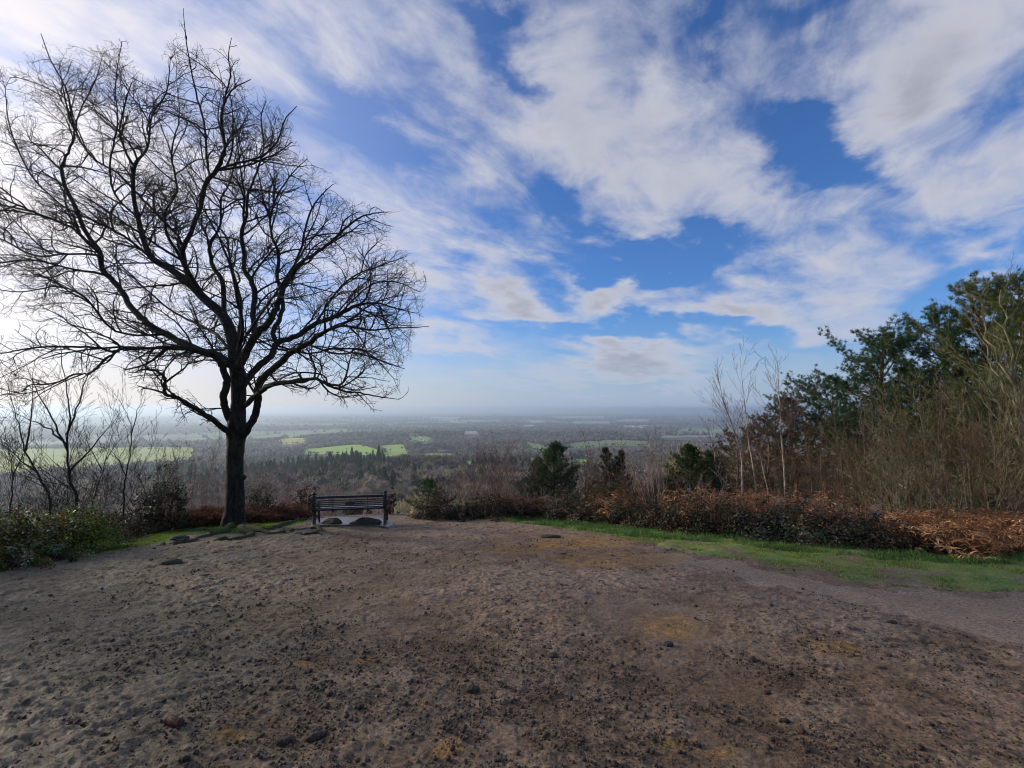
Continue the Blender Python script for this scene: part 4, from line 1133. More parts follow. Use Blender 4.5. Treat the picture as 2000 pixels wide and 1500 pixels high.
def pine_mesh(seed, h, spread, crown_from=.3, kind='scots', dens=1.0, col=((0.030, 0.052, 0.022), (0.018, 0.036, 0.018), (0.05, 0.07, 0.025))):
    """returns (trunk mb, crown mb, needles mb); origin at base"""
    g = np.random.default_rng(seed)
    T, C, N = MB(), MB(), MB()
    tp = spline([[0, 0, -.3], [g.normal() * .05 * h * .3, g.normal() * .02 * h, h * .35], [g.normal() * .03 * h, g.normal() * .02 * h, h * .7], [g.normal() * .02 * h, 0, h]], 5)
    r0 = h * .022
    tube(T, tp, np.linspace(r0, r0 * .12, len(tp)), 9, .06, seed)
    tz = tp[:, 2]
    nb = int((32 if kind == 'scots' else 60) * dens)
    tufts = []; tdir = []
    for i in range(nb):
        u = crown_from + (1 - crown_from) * (i + g.random()) / nb
        z = u * h
        x0 = np.interp(z, tz, tp[:, 0]); y0 = np.interp(z, tz, tp[:, 1])
        v = (u - crown_from) / (1 - crown_from)
        if kind == 'scots':
            prof = math.sqrt(max(0, 1 - abs(v - .38) ** 1.6 * 1.9)) if v < .98 else .2
            prof = max(prof, .12) * g.uniform(.55, 1.15)
            el0 = R(2 + 34 * v)
        else:
            prof = (1 - v) ** .75 * g.uniform(.7, 1.12) + .04; el0 = R(5 + 35 * v)
        L = spread * prof
        az = i * 2.4 + g.normal() * .5
        d = np.array([cos(az) * cos(el0), sin(az) * cos(el0), sin(el0)])
        n = 5; pts = [np.array([x0, y0, z])]
        dd = d
        for k in range(n):
            dd = unit(dd + g.normal(size=3) * .13 + [0, 0, .10])
            pts.append(pts[-1] + dd * L / n)
        pts = np.array(pts); rb = max(.008, r0 * .34 * (1 - v * .6))
        tube(C, pts, np.linspace(rb, .006, n + 1), 5)
        m = max(4, int(L * (7.5 if kind == 'scots' else 9)))
        for j in range(m):
            uu = .22 + .78 * (j + g.random()) / m
            q = pts[0] + 0; k = min(n - 1, int(uu * n)); q = pts[k] + (pts[k + 1] - pts[k]) * (uu * n - k)
            t = unit(pts[k + 1] - pts[k])
            sd = unit(np.cross(t, [0, 0, 1])) * (1 if j % 2 else -1)
            td = unit(t * .7 + sd * g.uniform(.2, 1.1) + [0, 0, g.uniform(.0, .6 if kind != 'scots' else .28)])
            tl = L * .26 * g.uniform(.4, 1.2) * (1.15 - uu * .5)
            e = q + td * tl
            prisms(C, [q], [e], .006, .003, 3)
            for s in range(3):
                tufts.append(q + (e - q) * (.40 + .3 * s) + g.normal(size=3) * .03 * spread); tdir.append(unit(td + g.normal(size=3) * .3))
    c = np.array(tufts); d = np.array(tdir); nt = len(c)
    K = 26
    cc = np.repeat(c, K, 0); dn = unit(np.repeat(d, K, 0) * .55 + g.normal(size=(nt * K, 3)) * .7 + [0, 0, .22])
    ln = (.11 if kind == 'scots' else .10) * (h / 8) ** .5 * g.uniform(.6, 1.35, (nt * K, 1)) * (1.35 if kind == 'scots' else 1.2)
    cc = cc + g.normal(size=cc.shape) * .025 * (h / 8) ** .5
    tc_ = np.repeat(pal(g, nt, *col), K, 0)
    blades(N, cc, cc + dn * ln, .017 * (h / 8) ** .5, tc_, g)
    return T, C, N
def conifer(name, label, px, top, Y, spread, seed, kind='scots', crown_from=.3, col=None, group=None, dens=1.0, cat='pine tree'):
    p = at(px, top, Y); zg = hz(p[0], p[1]); h = p[2] - zg
    kw = dict(col=col) if col else {}
    T, C, N = pine_mesh(seed, h, spread, crown_from, kind, dens, **kw)
    root = thing(name, label, cat, (p[0], p[1], zg), 0, group)
    zt = np.percentile(np.concatenate(N.v)[:, 2], 99.7); root.scale = (max(.8, h / zt),) * 2 + (h / zt,)
    T.build('trunk', M_PINEBARK, root, True); C.build('branches', M_BROWN, root); N.build('crown', M_NEEDLE, root)
    return root

def leafy_bush(name, label, cat, cx, cy, rx, ry, hgt, n, size, cols, seed, m=M_LEAF, w=None, stems=26, arch=False, group=None, zoff=0.0, fern=0, msk=None, shellk=.55):
    g = np.random.default_rng(seed)
    zg = hz(cx, cy) + zoff
    root = thing(name, label, cat, (cx, cy, zg), 0, group)
    S = MB(); tips = []
    for k in range(stems):
        az = g.uniform(0, 2 * pi); e = g.uniform(.2, 1) ** .6
        b = np.array([cos(az) * rx * .35 * e, sin(az) * ry * .35 * e, -.05])
        t = np.array([cos(az) * rx * e * g.uniform(.8, 1.15), sin(az) * ry * e * g.uniform(.8, 1.15), hgt * math.sqrt(max(.05, 1 - .75 * e * e)) * g.uniform(.75, 1.2)])
        mid = (b + t) / 2 + [0, 0, hgt * .28]
        if arch: t[2] *= .75
        sp = spline([b, mid, t], 4)
        sp += g.normal(size=sp.shape) * .02 * hgt
        sp[:, 2] += H(sp[:, 0] + cx, sp[:, 1] + cy) - hz(cx, cy)
        tube(S, sp, np.linspace(.011, .003, len(sp)), 4, cap=False)
    S.build('stems', M_BROWN, root)
    # leaves: clumped shell and interior
    nc = max(10, n // 28)
    u = g.uniform(0, 2 * pi, nc); v = g.uniform(0, 1, nc)
    ph = np.arccos(1 - v * 1.0)
    sh = 1 - (1 - g.random(nc)) * shellk * g.random(nc)
    lump = 1 + .22 * np.sin(u * 3 + seed) + .14 * np.sin(u * 7 + seed * 2)
    C = np.stack([np.cos(u) * np.sin(ph) * rx * sh * lump, np.sin(u) * np.sin(ph) * ry * sh * lump, np.cos(ph) * hgt * sh * (1 + .2 * np.sin(u * 5 + seed)) * g.uniform(.8, 1.12, nc)], 1)
    k = g.integers(0, nc, n)
    P = C[k] + g.normal(size=(n, 3)) * np.array([1, 1, .8]) * min(rx, hgt) * .11
    P[:, 2] = np.maximum(P[:, 2], .01)
    P[:, 2] += H(P[:, 0] + cx, P[:, 1] + cy) - hz(cx, cy)
    up = unit(P / np.array([rx, ry, hgt]) + [0, 0, .8] + g.normal(size=(n, 3)) * .6)
    ax = unit(np.cross(up, g.normal(size=(n, 3))) + g.normal(size=(n, 3)) * .3)
    ccol = pal(g, nc, *cols, w=w)[k] * g.uniform(.7, 1.3, (n, 1))
    Lf = MB(); sz = size * g.uniform(.55, 1.3, n)
    cards(Lf, P, ax, up, sz, sz * .62, ccol)
    Lf.build('leaves', m, root)
    return root

def fronds(mb, xy, g, hgt=.55, length=.7, n_per=5, cols=((0.40, 0.20, 0.09), (0.24, 0.12, 0.055), (0.50, 0.30, 0.16), (0.15, 0.075, 0.038)), zbase=None):
    """dead bracken: arching, collapsed fronds with ragged leaflets"""
    P0, P1, RR, leafc, leafa, leafl, lc = [], [], [], [], [], [], []
    for (x, y) in xy:
        zb = hz(x, y) if zbase is None else zbase(x, y)
        for k in range(n_per):
            az = g.uniform(0, 2 * pi); L = length * g.uniform(.6, 1.3); hh = hgt * g.uniform(.45, 1.15)
            cc = np.array(cols[g.integers(len(cols))]) * g.uniform(.7, 1.3)
            d = np.array([cos(az), sin(az), 0])
            s = np.linspace(0, 1, 8)
            z = hh * np.sin(s * pi * g.uniform(.55, .95)) 
            pts = np.array([x, y, zb]) + d * (s[:, None] * L) + np.array([0, 0, 1]) * z[:, None] + g.normal(size=(8, 3)) * .02
            for i in range(7):
                P0.append(pts[i]); P1.append(pts[i + 1]); RR.append(.0035 * (1.1 - s[i]))
                if i >= 1:
                    t = unit(pts[i + 1] - pts[i]); sd = unit(np.cross(t, [0, 0, 1]))
                    for q in (0, .33, .66):
                        c = pts[i] + (pts[i + 1] - pts[i]) * q
                        for sg in (-1, 1):
                            leafc.append(c); leafa.append(unit(sd * sg + t * .45 + [0, 0, g.uniform(-.9, .25)] + g.normal(size=3) * .25))
                            leafl.append(L * .19 * (1.12 - s[i]) * g.uniform(.5, 1.3)); lc.append(cc * g.uniform(.8, 1.25))
    lc = np.array(lc); n = len(lc); up = unit(np.array([0, 0, 1.]) + g.normal(size=(n, 3)) * .5)
    leafl = np.array(leafl)
    cards(mb, np.array(leafc), np.array(leafa), up, leafl, leafl * .20, lc, .12)
    prisms(mb, np.array(P0), np.array(P1), np.array(RR), np.array(RR) * .8, 3, np.full((len(P0), 3), .12) * [1.2, .7, .45])
def scatter_poly(g, poly, n):
    p = np.array(poly); lo, hi = p.min(0), p.max(0); out = []
    while len(out) < n:
        q = g.uniform(lo, hi, (n * 3, 2)); q = q[in_poly(q[:, 0], q[:, 1], poly)]; out.extend(q.tolist())
    return np.array(out[:n])
def gp(px, py): return ground_hit(px, py)[:2]

# ------------------------------------------------------------------ right: pines and the bare wood
G_DULL = ((0.105, 0.075, 0.045), (0.075, 0.060, 0.036), (0.055, 0.065, 0.032))
G_PINE = ((0.040, 0.085, 0.030), (0.028, 0.062, 0.028), (0.065, 0.110, 0.034))
G_OLIVE = ((0.075, 0.110, 0.028), (0.120, 0.130, 0.034), (0.045, 0.085, 0.028))
conifer('pine_tree', 'tallest pine at the right edge, its green top rising above everything', 1990, 520, 17, 3.0, 101, col=G_OLIVE, crown_from=.25, dens=1.7)
conifer('pine_tree', 'slender pine top just left of the tallest pine', 1895, 547, 18.5, 2.3, 102, col=G_OLIVE, crown_from=.30, dens=1.6)
conifer('pine_tree', 'pine with a thin ragged top, second step down from the tallest pine', 1822, 600, 20, 2.4, 103, col=G_PINE, crown_from=.3, dens=1.5)
conifer('pine_tree', 'dark green round topped pine standing clear against blue sky', 1722, 632, 21, 3.6, 104, col=G_PINE, crown_from=.35, dens=1.6)
conifer('pine_tree', 'lower dark green pine left of the round topped pine', 1610, 728, 24, 3.5, 105, col=G_PINE, crown_from=.35, dens=1.5)
conifer('pine_tree', 'broad green pine filling the gap below the slender tops', 1790, 700, 19, 2.6, 106, col=G_PINE, crown_from=.3, dens=1.5)
conifer('pine_tree', 'green pine half hidden in the wood at the far right edge', 2080, 640, 15, 2.6, 116, col=G_OLIVE, crown_from=.2, dens=1.5)
conifer('pine_tree', 'dull brownish pine behind the lone white birch', 1545, 768, 22, 2.2, 107, col=G_DULL, crown_from=.25, dens=1.4)
conifer('pine_tree', 'dull brownish pine between the pair of birches and the lone birch', 1488, 798, 20, 1.9, 108, col=G_DULL, crown_from=.15, dens=1.4)
conifer('pine_tree', 'lowest dull brownish pine, behind the pair of thin birches', 1438, 835, 19, 1.6, 109, col=G_DULL, crown_from=.1, dens=1.3)

def traced_birch(label, pts, Y, seed, kids=24, name='birch_tree', m=M_BIRCH, mc=M_PURPLE, cat='birch tree', lenf=.36, r0=.05, ang=34, levels=3, wobY=.5):
    g = np.random.default_rng(seed)
    P = np.array([at(px, py, Y + wobY * i / len(pts)) for i, (px, py) in enumerate(pts)])
    zg = hz(P[0, 0], P[0, 1]); base = np.array([P[0, 0], P[0, 1], zg - .05])
    P = np.concatenate([[base], P]) - [P[0, 0], P[0, 1], zg]
    sp = spline(P, 4)
    L = np.linalg.norm(np.diff(sp, axis=0), axis=1).sum()
    segs = grow(g, sp[0], [0, 0, 1], L, r0 * .72, levels, kids, ang, .22, .10, lenf, .3, 7, .08, .30, sp, .0026, kpl=6.)
    return bare_tree(name, label, cat, (base[0], base[1], zg), segs, m, mc)
traced_birch('leaning thin birch, left of the close pair, sweeping up to the left', [(1450, 948), (1449, 900), (1440, 860), (1428, 825), (1412, 780), (1400, 722)], 12.5, 201, r0=.045)
traced_birch('straighter thin birch, right of the close pair', [(1476, 952), (1470, 905), (1462, 860), (1458, 820), (1452, 765), (1445, 700)], 13, 202, r0=.042)
traced_birch('lone pale birch with a golden lit trunk standing in front of brown pines', [(1533, 935), (1530, 895), (1526, 850), (1524, 800), (1521, 760), (1519, 705)], 12.5, 203, r0=.055)
traced_birch('short crooked reddish birch stem low beside the close pair', [(1500, 960), (1492, 925), (1486, 890), (1490, 850)], 12.5, 204, r0=.035)
traced_birch('very thin birch behind the bramble bank, left of the birch pair', [(1400, 950), (1398, 910), (1392, 870), (1380, 830)], 14, 205, r0=.03)

def thicket(px, top, Y, seed, n=7, spread=.8, m=M_BROWN, mc=None, name='bare_shrub', label='', cat='shrub', fan=.35, levels=2, kids=9, lenf=.34, ang=30, r0=.02, group=None, py_base=None, up=.5, wob=.10, start=.2):
    g = np.random.default_rng(seed)
    p = at(px, top, Y); zg = hz(p[0], p[1]); h = max(.6, p[2] - zg)
    ss = []
    for k in range(n):
        a = g.uniform(0, 2 * pi); e = g.random() ** .5
        b = [cos(a) * spread * .35 * e, sin(a) * spread * .35 * e, -.1]
        d = unit(np.array([cos(a) * fan * e, sin(a) * fan * e, 1.0]))
        ss.append(grow(g, b, d, h * g.uniform(.72, 1.06), r0 * .45 * g.uniform(.7, 1.2), 3, int(kids * 1.5), ang * 1.35, up * .55, wob * 1.7, lenf * 1.3, start, 7, .12, .42, minr=.0022 + Y * .00005, kpl=5.6))
    return bare_tree(name, label, cat, (p[0], p[1], zg), merge(ss), m, mc or m, group)

# the big lichen-grey bare tree sweeping left at the right edge
def lichen_tree():
    g = np.random.default_rng(77)
    b = at(2010, 1030, 11.5); zg = hz(b[0], b[1]); org = np.array([b[0], b[1], zg])
    lim = [[(2010, 1030), (2005, 900), (1990, 780), (1975, 690), (1965, 620), (1950, 565)], [(2005, 900), (1960, 800), (1900, 720), (1840, 660), (1790, 640)],
           [(1990, 800), (1940, 720), (1900, 640), (1880, 600)], [(2008, 940), (1950, 860), (1880, 800), (1820, 770), (1750, 740)],
           [(1985, 760), (1930, 660), (1915, 600), (1925, 560)], [(2008, 960), (1940, 900), (1860, 860), (1790, 850), (1720, 830)], [(2000, 820), (2040, 700), (2060, 620), (2050, 560)],
           [(2008, 980), (1950, 930), (1880, 900), (1810, 905), (1740, 900)], [(2008, 930), (1975, 850), (1955, 790), (1900, 760), (1850, 740)]]
    ss = []
    for k, l in enumerate(lim):
        dy = g.uniform(-1.4, 1.4) if k else 0
        P = np.array([at(px, py, 11.5 + (dy * i / len(l))) for i, (px, py) in enumerate(l)]) - org
        if k == 0: P[0, 2] = -.1
        sp = spline(P, 4); sp[2:] += g.normal(size=(len(sp) - 2, 3)) * .035
        L = np.linalg.norm(np.diff(sp, axis=0), axis=1).sum()
        ss.append(grow(g, sp[0], [0, 0, 1], L, .075 if k == 0 else .034, 3, 20, 36, .28, .15, .32, .15, 7, .10, .42, sp, .0030, kpl=5.))
    bare_tree('bare_tree', 'big bare tree with grey green branches sweeping up left at the right edge', 'tree', org, merge(ss), M_LICHEN, M_LICHEN)
lichen_tree()
TH = [  # px, top, Y, label piece, material, n, spread, fan
    (1575, 850, 14.5, M_BROWN, 6, 1.2, .25, 'tall brown bare thicket just right of the lone pale birch'),
    (1640, 835, 14, M_BROWN, 7, 1.4, .28, 'tall brown bare thicket below the lower dark green pine'),
    (1700, 815, 13, M_BROWN, 7, 1.4, .3, 'brown bare thicket below the round topped pine'),
    (1760, 775, 12.5, M_LICHEN, 7, 1.5, .4, 'greyish bare shrub right below the round topped pine'),
    (1820, 785, 11.5, M_BROWN, 7, 1.4, .4, 'brown bare shrub in the middle of the right hand wood'),
    (1880, 730, 11, M_LICHEN, 7, 1.4, .5, 'grey green bare shrub left of the sweeping tree trunk'),
    (1960, 760, 10.5, M_BROWN, 8, 1.5, .5, 'brown bare shrub at the right edge behind the orange bracken'),
    (2060, 700, 10.5, M_BROWN, 7, 1.5, .4, 'brown bare shrub beyond the right edge of the wood'),
    (1740, 880, 10, M_LICHEN, 8, 1.0, .6, 'low pale arching shrub behind the right end of the brambles'),
    (1815, 860, 9.6, M_LICHEN, 9, 1.2, .7, 'low pale tangled shrub between bramble bank and orange bracken'),
    (1900, 850, 9.4, M_BROWN, 9, 1.3, .7, 'low brown tangled shrub just behind the orange bracken'),
    (1990, 840, 9.2, M_LICHEN, 8, 1.3, .6, 'low greyish tangled shrub behind the bracken at the frame edge'),
    (1605, 870, 12, M_BROWN, 6, 1.0, .3, 'thin brown saplings behind the bracken on the bank, right of the lone birch'),
    (1665, 860, 11.5, M_BROWN, 7, 1.0, .3, 'dense brown saplings at the middle of the right hand wood edge'),
    (1420, 870, 14.5, M_BROWN, 6, 1.2, .3, 'brown bare shrub behind the foot of the birch pair'),
    (1505, 850, 15, M_BROWN, 7, 1.2, .3, 'dark brown bare shrub between birch pair and lone birch'),
]
for i, (px, top, Y, m, n, sp, fan, lb) in enumerate(TH):
    thicket(px, top, Y, 300 + i, n, sp, m, name='bare_shrub', label=lb, cat='shrub', fan=fan, kids=10, lenf=.33, levels=3 if Y < 13 else 2, r0=.026)
# thin straight trunks within the wood
g_ = np.random.default_rng(9)
trunk_proto = None
for i in range(22):
    px = 1560 + i * 21 + g_.uniform(-8, 8); Y = g_.uniform(12.5, 17)
    p = at(px, 835 - (px - 1560) * .32, Y); zg = hz(p[0], p[1]); h = p[2] - zg
    if i < 3:
        g = np.random.default_rng(400 + i)
        s = grow(g, [0, 0, -.1], [g.normal() * .05, g.normal() * .05, 1], 6.0, .045, 3, 14, 32, .4, .05, .24, .35, 12, .15, .42, minr=.0035)
        o = bare_tree('bare_sapling', '', 'tree', (p[0], p[1], zg), s, M_BROWN, M_BROWN)
        o.scale = (h / 6,) * 3
        if i == 0: protos = []
        protos.append(o)
    else:
        o = dup(protos[i % 3], (p[0], p[1], zg), g_.uniform(0, 6), h / 6 * g_.uniform(.9, 1.1))
    tag(o, 'thin straight bare sapling among the brown trunks of the right hand wood', 'tree', 'thin saplings in the right hand wood')

# ------------------------------------------------------------------ middle: shrubs and young conifers on the brow
conifer('pine_tree', 'dark pine hidden low behind the brown thicket, under the lower green pine', 1670, 790, 20, 2.6, 131, col=G_PINE, crown_from=.1, dens=1.3)
conifer('pine_tree', 'dark green pine filling the wood behind the grey green shrubs', 1860, 760, 17.5, 2.4, 132, col=G_OLIVE, crown_from=.08, dens=1.4)
conifer('pine_tree', 'olive green pine low behind the sweeping bare tree', 1950, 720, 15.5, 2.4, 133, col=G_OLIVE, crown_from=.08, dens=1.4)
conifer('young_conifer', 'dark green bushy conifer with a pointed top, middle of the brow', 1082, 864, 15, 1.45, 121, 'fir', .02, G_PINE, dens=1.5, cat='conifer')
conifer('young_conifer', 'smaller dark conifer leaning on the left of the pointed one', 1052, 893, 15.5, 1.0, 122, 'fir', .02, G_PINE, dens=1.0, cat='conifer')
conifer('young_conifer', 'slim dark conifer among bare shrubs, left of a similar slim one', 1180, 874, 17.5, .95, 123, 'fir', .05, ((0.022, 0.034, 0.020), (0.03, 0.04, 0.02)), cat='conifer')
conifer('young_conifer', 'slim dark conifer among bare shrubs, right of a similar slim one', 1212, 880, 17.5, .85, 124, 'fir', .05, ((0.026, 0.034, 0.020), (0.035, 0.04, 0.02)), cat='conifer')
conifer('young_conifer', 'broad bright green conifer left of the brown pines', 1348, 868, 14, 1.25, 125, 'fir', .02, ((0.030, 0.062, 0.018), (0.022, 0.045, 0.016), (0.05, 0.085, 0.02)), dens=1.7, cat='conifer')
conifer('young_conifer', 'darker conifer just right of the broad bright green one', 1385, 880, 14.5, .9, 126, 'fir', .02, G_PINE, dens=1.2, cat='conifer')
conifer('low_conifer', 'low spreading green conifer on the brow right of the bench', 838, 934, 13.8, 1.05, 127, 'fir', .0, G_PINE, dens=.9, cat='conifer')
MT = [
    (925, 845, 15.5, M_PURPLE, 4, .7, .10, 3, 'slender tall purplish birch saplings right of the low green conifer'),
    (955, 838, 15, M_PURPLE, 5, .8, .16, 3, 'tall purplish bare sapling clump left of the pointed conifer'),
    (990, 862, 14.5, M_PURPLE, 8, 1.2, .45, 2, 'dense reddish twiggy shrub left of the pointed conifer'),
    (905, 905, 14, M_PURPLE, 8, 1.0, .5, 2, 'low reddish twiggy shrub between low conifer and sapling clump'),
    (1140, 870, 16, M_BROWN, 5, .9, .3, 2, 'brown bare shrub right of the pointed conifer'),
    (1160, 905, 15, M_BROWN, 6, .9, .4, 2, 'low brown bare shrub at the foot of the slim conifers'),
    (1215, 832, 15.5, M_BROWN, 4, .7, .12, 3, 'thin tall bare saplings behind the slim conifers'),
    (1300, 880, 14.5, M_BROWN, 6, 1.0, .4, 2, 'brown bare shrub left of the broad bright green conifer'),
    (1235, 890, 14.5, M_PURPLE, 6, .9, .4, 2, 'reddish bare shrub left of the pale stemmed clump'),
    (1320, 905, 13, M_BROWN, 5, .8, .5, 2, 'low bare shrub in front of the broad bright green conifer'),
    (1380, 905, 12.5, M_PALE, 5, .8, .5, 2, 'low pale twiggy shrub right of the broad bright green conifer'),
    (1040, 930, 13.5, M_PALE, 6, .9, .4, 2, 'low pale twiggy shrub in front of the pointed conifer'),
]
for i, (px, top, Y, m, n, sp, fan, lv, lb) in enumerate(MT):
    thicket(px, top, Y, 500 + i, int(n * 1.7), sp, m, label=lb, fan=fan, levels=lv, kids=11, lenf=.30 if lv == 2 else .22, r0=.020, cat='shrub', ang=28)
thicket(1272, 838, 12.6, 560, 11, 1.0, M_PALE, M_PALE, 'bare_shrub', 'fan of many pale grey upright bare stems behind the bramble bank', 'shrub', .40, 2, 9, .26, 22, .026, start=.45)
thicket(1287, 800, 14.5, 561, 3, .5, M_BROWN, M_BROWN, 'bare_sapling', 'two or three dark thin leaders rising behind the pale stemmed fan', 'tree', .05, 2, 8, .12, 25, .02)
leafy_bush('leafy_bush', 'small bush with yellow leaves behind the brambles', 'bush', *at(1187, 950, 13.8)[:2], .45, .4, 1.25, 900, .05, ((0.26, 0.22, 0.03), (0.14, 0.15, 0.03), (0.08, 0.10, 0.03)), 601, w=(.4, .3, .3))

# ------------------------------------------------------------------ the bramble and bracken bank on the right
BR = ((0.036, 0.024, 0.015), (0.11, 0.062, 0.036), (0.030, 0.036, 0.014), (0.20, 0.12, 0.06), (0.05, 0.05, 0.024))
BRG = ((0.022, 0.032, 0.014), (0.04, 0.055, 0.022), (0.045, 0.03, 0.02), (0.10, 0.10, 0.07))
bank = [
    (850, 998, .55, .45, 13.2, 'leftmost low bramble mound right of the bench'),
    (905, 1000, .65, .42, 13, 'low bramble mound with red brown leaves, second from the bench'),
    (965, 1003, .80, .55, 12.6, 'dark bramble mound below the reddish twiggy shrubs'),
    (1040, 1008, .80, .48, 12.2, 'low bramble mound below the pointed conifer'),
    (1115, 1016, .80, .62, 11.6, 'bramble mound with a grey leafed foot reaching onto the grass'),
    (1180, 1022, .85, .85, 11.2, 'tall dark bramble mound left of the pale stemmed fan'),
    (1250, 1030, .75, .68, 10.8, 'dark bramble mound at the foot of the pale stemmed fan'),
    (1320, 1038, .80, .75, 10.3, 'dark bramble mound right of the pale stemmed fan'),
    (1390, 1046, .85, .95, 9.9, 'highest dark bramble mound topped with bracken'),
    (1465, 1052, .80, .90, 9.5, 'dark bramble mound with grey green leaves below the birch pair'),
    (1545, 1058, .80, .80, 9.1, 'dark bramble mound with grey green leaves below the lone birch'),
    (1620, 1066, .80, .72, 8.8, 'black shadowed bramble mound right of the lone birch'),
    (1695, 1074, .75, .60, 8.4, 'rounded bramble mound at the right end of the bank'),
    (1765, 1078, .60, .40, 8.3, 'low dark bramble mound just left of the orange bracken heap'),
]
for i, (px, py, rx, hh, Y, lb) in enumerate(bank):
    c = ground_hit(px, py)[:2]; c = c * min(1, 12.9 / np.hypot(*c))
    gn = i in (9, 10, 11, 4)
    d = unit(np.array([c[0], c[1]]))
    c2 = c[:2] + d * .35
    leafy_bush('bramble_bush', lb, 'bramble', c2[0], c2[1], rx * 1.05, .75, hh * (1.12 if i < 5 else .90) * (1, .70, 1.08, .85)[i % 4], 4200, .055, BRG if gn else BR, 620 + i, w=None if gn else (.36, .16, .26, .10, .12), stems=34, arch=True)
g = np.random.default_rng(31)
def frond_stuff(name, label, polys, n, hgt, length, seed, cols=None, lift=0.0):
    g = np.random.default_rng(seed); mb = MB()
    for poly, k, hh in polys:
        xy = scatter_poly(g, poly, k)
        kw = {'cols': cols} if cols else {}
        fronds(mb, xy, g, hh, length, 5, **kw)
    return mb
bp = gpoly([(800, 1001), (930, 1003), (1060, 1010), (1130, 1020), (1130, 992), (980, 986), (800, 990)])
bp2 = gpoly([(1130, 1018), (1250, 1030), (1380, 1044), (1500, 1054), (1600, 1064), (1690, 1072), (1690, 1012), (1500, 1000), (1300, 995), (1130, 992)])
bp3 = gpoly([(1760, 1070), (1830, 1086), (1930, 1090), (2030, 1090), (2300, 1100), (2300, 1040), (2000, 1030), (1830, 1040), (1760, 1050)])
mb = frond_stuff('', '', [(bp, 75, .50), (bp2, 70, .74)], 0, 0, .75, 71)
tag(mb.build('bracken', M_FERN), 'dead rust brown bracken tangled over the bramble bank right of the bench', 'bracken', kind='stuff')
mb = frond_stuff('', '', [(bp3, 240, .48)], 0, 0, .8, 72, cols=((0.56, 0.28, 0.12), (0.40, 0.20, 0.09), (0.64, 0.38, 0.19), (0.20, 0.09, 0.045)))
tag(mb.build('bracken', M_FERN), 'bright orange heap of dead bracken at the right edge beside the grass', 'bracken', kind='stuff')
# stray dead bracken standing higher, under the birches
bp4 = [tuple(at(q, 900, Y)[:2]) for q, Y in ((1370, 10.3), (1560, 9.6), (1560, 10.6), (1370, 11.3))]
mb = frond_stuff('', '', [(bp4, 46, .85)], 0, 0, .6, 74, cols=((0.44, 0.22, 0.11), (0.32, 0.16, 0.08)))
tag(mb.build('bracken', M_FERN), 'pale orange bracken crest on top of the bank under the birch pair', 'bracken', kind='stuff')

# ------------------------------------------------------------------ left: undergrowth, hollies, bare saplings
HOL = ((0.018, 0.030, 0.010), (0.028, 0.045, 0.014), (0.06, 0.04, 0.018), (0.045, 0.065, 0.018))
IVY = ((0.070, 0.110, 0.010), (0.105, 0.150, 0.014), (0.035, 0.060, 0.008), (0.13, 0.065, 0.02), (0.20, 0.23, 0.13))
LB = [
    (320, 1026, 11.2, .60, .5, 1.35, 4200, .060, HOL, 'dark rounded holly bush left of the big tree trunk', 'holly_bush'),
    (505, 1004, 13.4, .60, .5, 1.0, 2600, .055, HOL, 'dark bush just right of the big tree trunk', 'holly_bush'),
    (598, 1000, 14.0, .42, .4, .95, 1300, .07, ((0.06, 0.028, 0.018), (0.10, 0.045, 0.024), (0.03, 0.03, 0.018)), 'small bush holding brown dead leaves just left of the bench', 'leafy_bush'),
    (765, 1000, 14.6, .22, .22, .75, 500, .06, ((0.025, 0.035, 0.018), (0.05, 0.035, 0.02)), 'narrow dark sprig behind the right end of the bench', 'leafy_bush'),
    (700, 998, 14.8, .35, .3, .62, 700, .05, ((0.03, 0.05, 0.02), (0.05, 0.055, 0.025)), 'low green tuft just over the top rail of the bench', 'leafy_bush'),
    (60, 1080, 8.2, 1.1, .8, .75, 7000, .055, IVY, 'big leafy green bramble mass at the left edge', 'bramble_bush'),
    (150, 1066, 8.6, .95, .7, .72, 5500, .05, IVY, 'green bramble mound with yellowish leaves left of the mossy grass', 'bramble_bush'),
    (-60, 1100, 7.4, 1.0, .8, .85, 5500, .055, IVY, 'tall green bramble cut by the left frame edge', 'bramble_bush'),
    (225, 1050, 10.2, .70, .5, .45, 3600, .045, ((0.03, 0.04, 0.014), (0.07, 0.035, 0.02), (0.02, 0.028, 0.012), (0.16, 0.18, 0.13)), 'low mixed brown and green bramble between green mound and holly', 'bramble_bush'),
    (20, 1035, 10.5, 1.2, .8, 1.15, 4500, .06, HOL, 'dark bush behind the green brambles at the left edge', 'leafy_bush'),
    (190, 1020, 11.5, 1.0, .7, 1.0, 3600, .06, HOL, 'dark bush behind the green mound, below the bare sapling stems', 'leafy_bush'),
    (90, 1100, 7.6, .7, .45, .32, 2600, .045, IVY, 'low ground hugging green leaves at the edge of the mud, lower left', 'bramble_bush'),
    (10, 1118, 7.0, .7, .4, .30, 2400, .045, IVY, 'low dark green leaves at the lowest left end of the undergrowth', 'bramble_bush'),
]
for i, (px, py, Y, rx, ry, hh, n, sz, cols, lb, nm) in enumerate(LB):
    p = at(px, 900, Y)
    leafy_bush(nm, lb, 'bramble' if 'bramble' in nm else 'bush', p[0], p[1], rx, ry, hh, n, sz, cols, 700 + i, m=M_GLOSS, stems=24, arch='bramble' in nm)
lp1 = gpoly([(330, 1024), (420, 1014), (540, 1008), (600, 1003), (600, 996), (500, 992), (330, 1004)])
lp2 = gpoly([(-100, 1070), (120, 1062), (330, 1034), (330, 1004), (100, 1010), (-100, 1020)])
mb = frond_stuff('', '', [(lp1, 190, .40)], 0, 0, .7, 75, cols=((0.22, 0.085, 0.04), (0.13, 0.052, 0.028), (0.30, 0.14, 0.07), (0.09, 0.04, 0.02)))
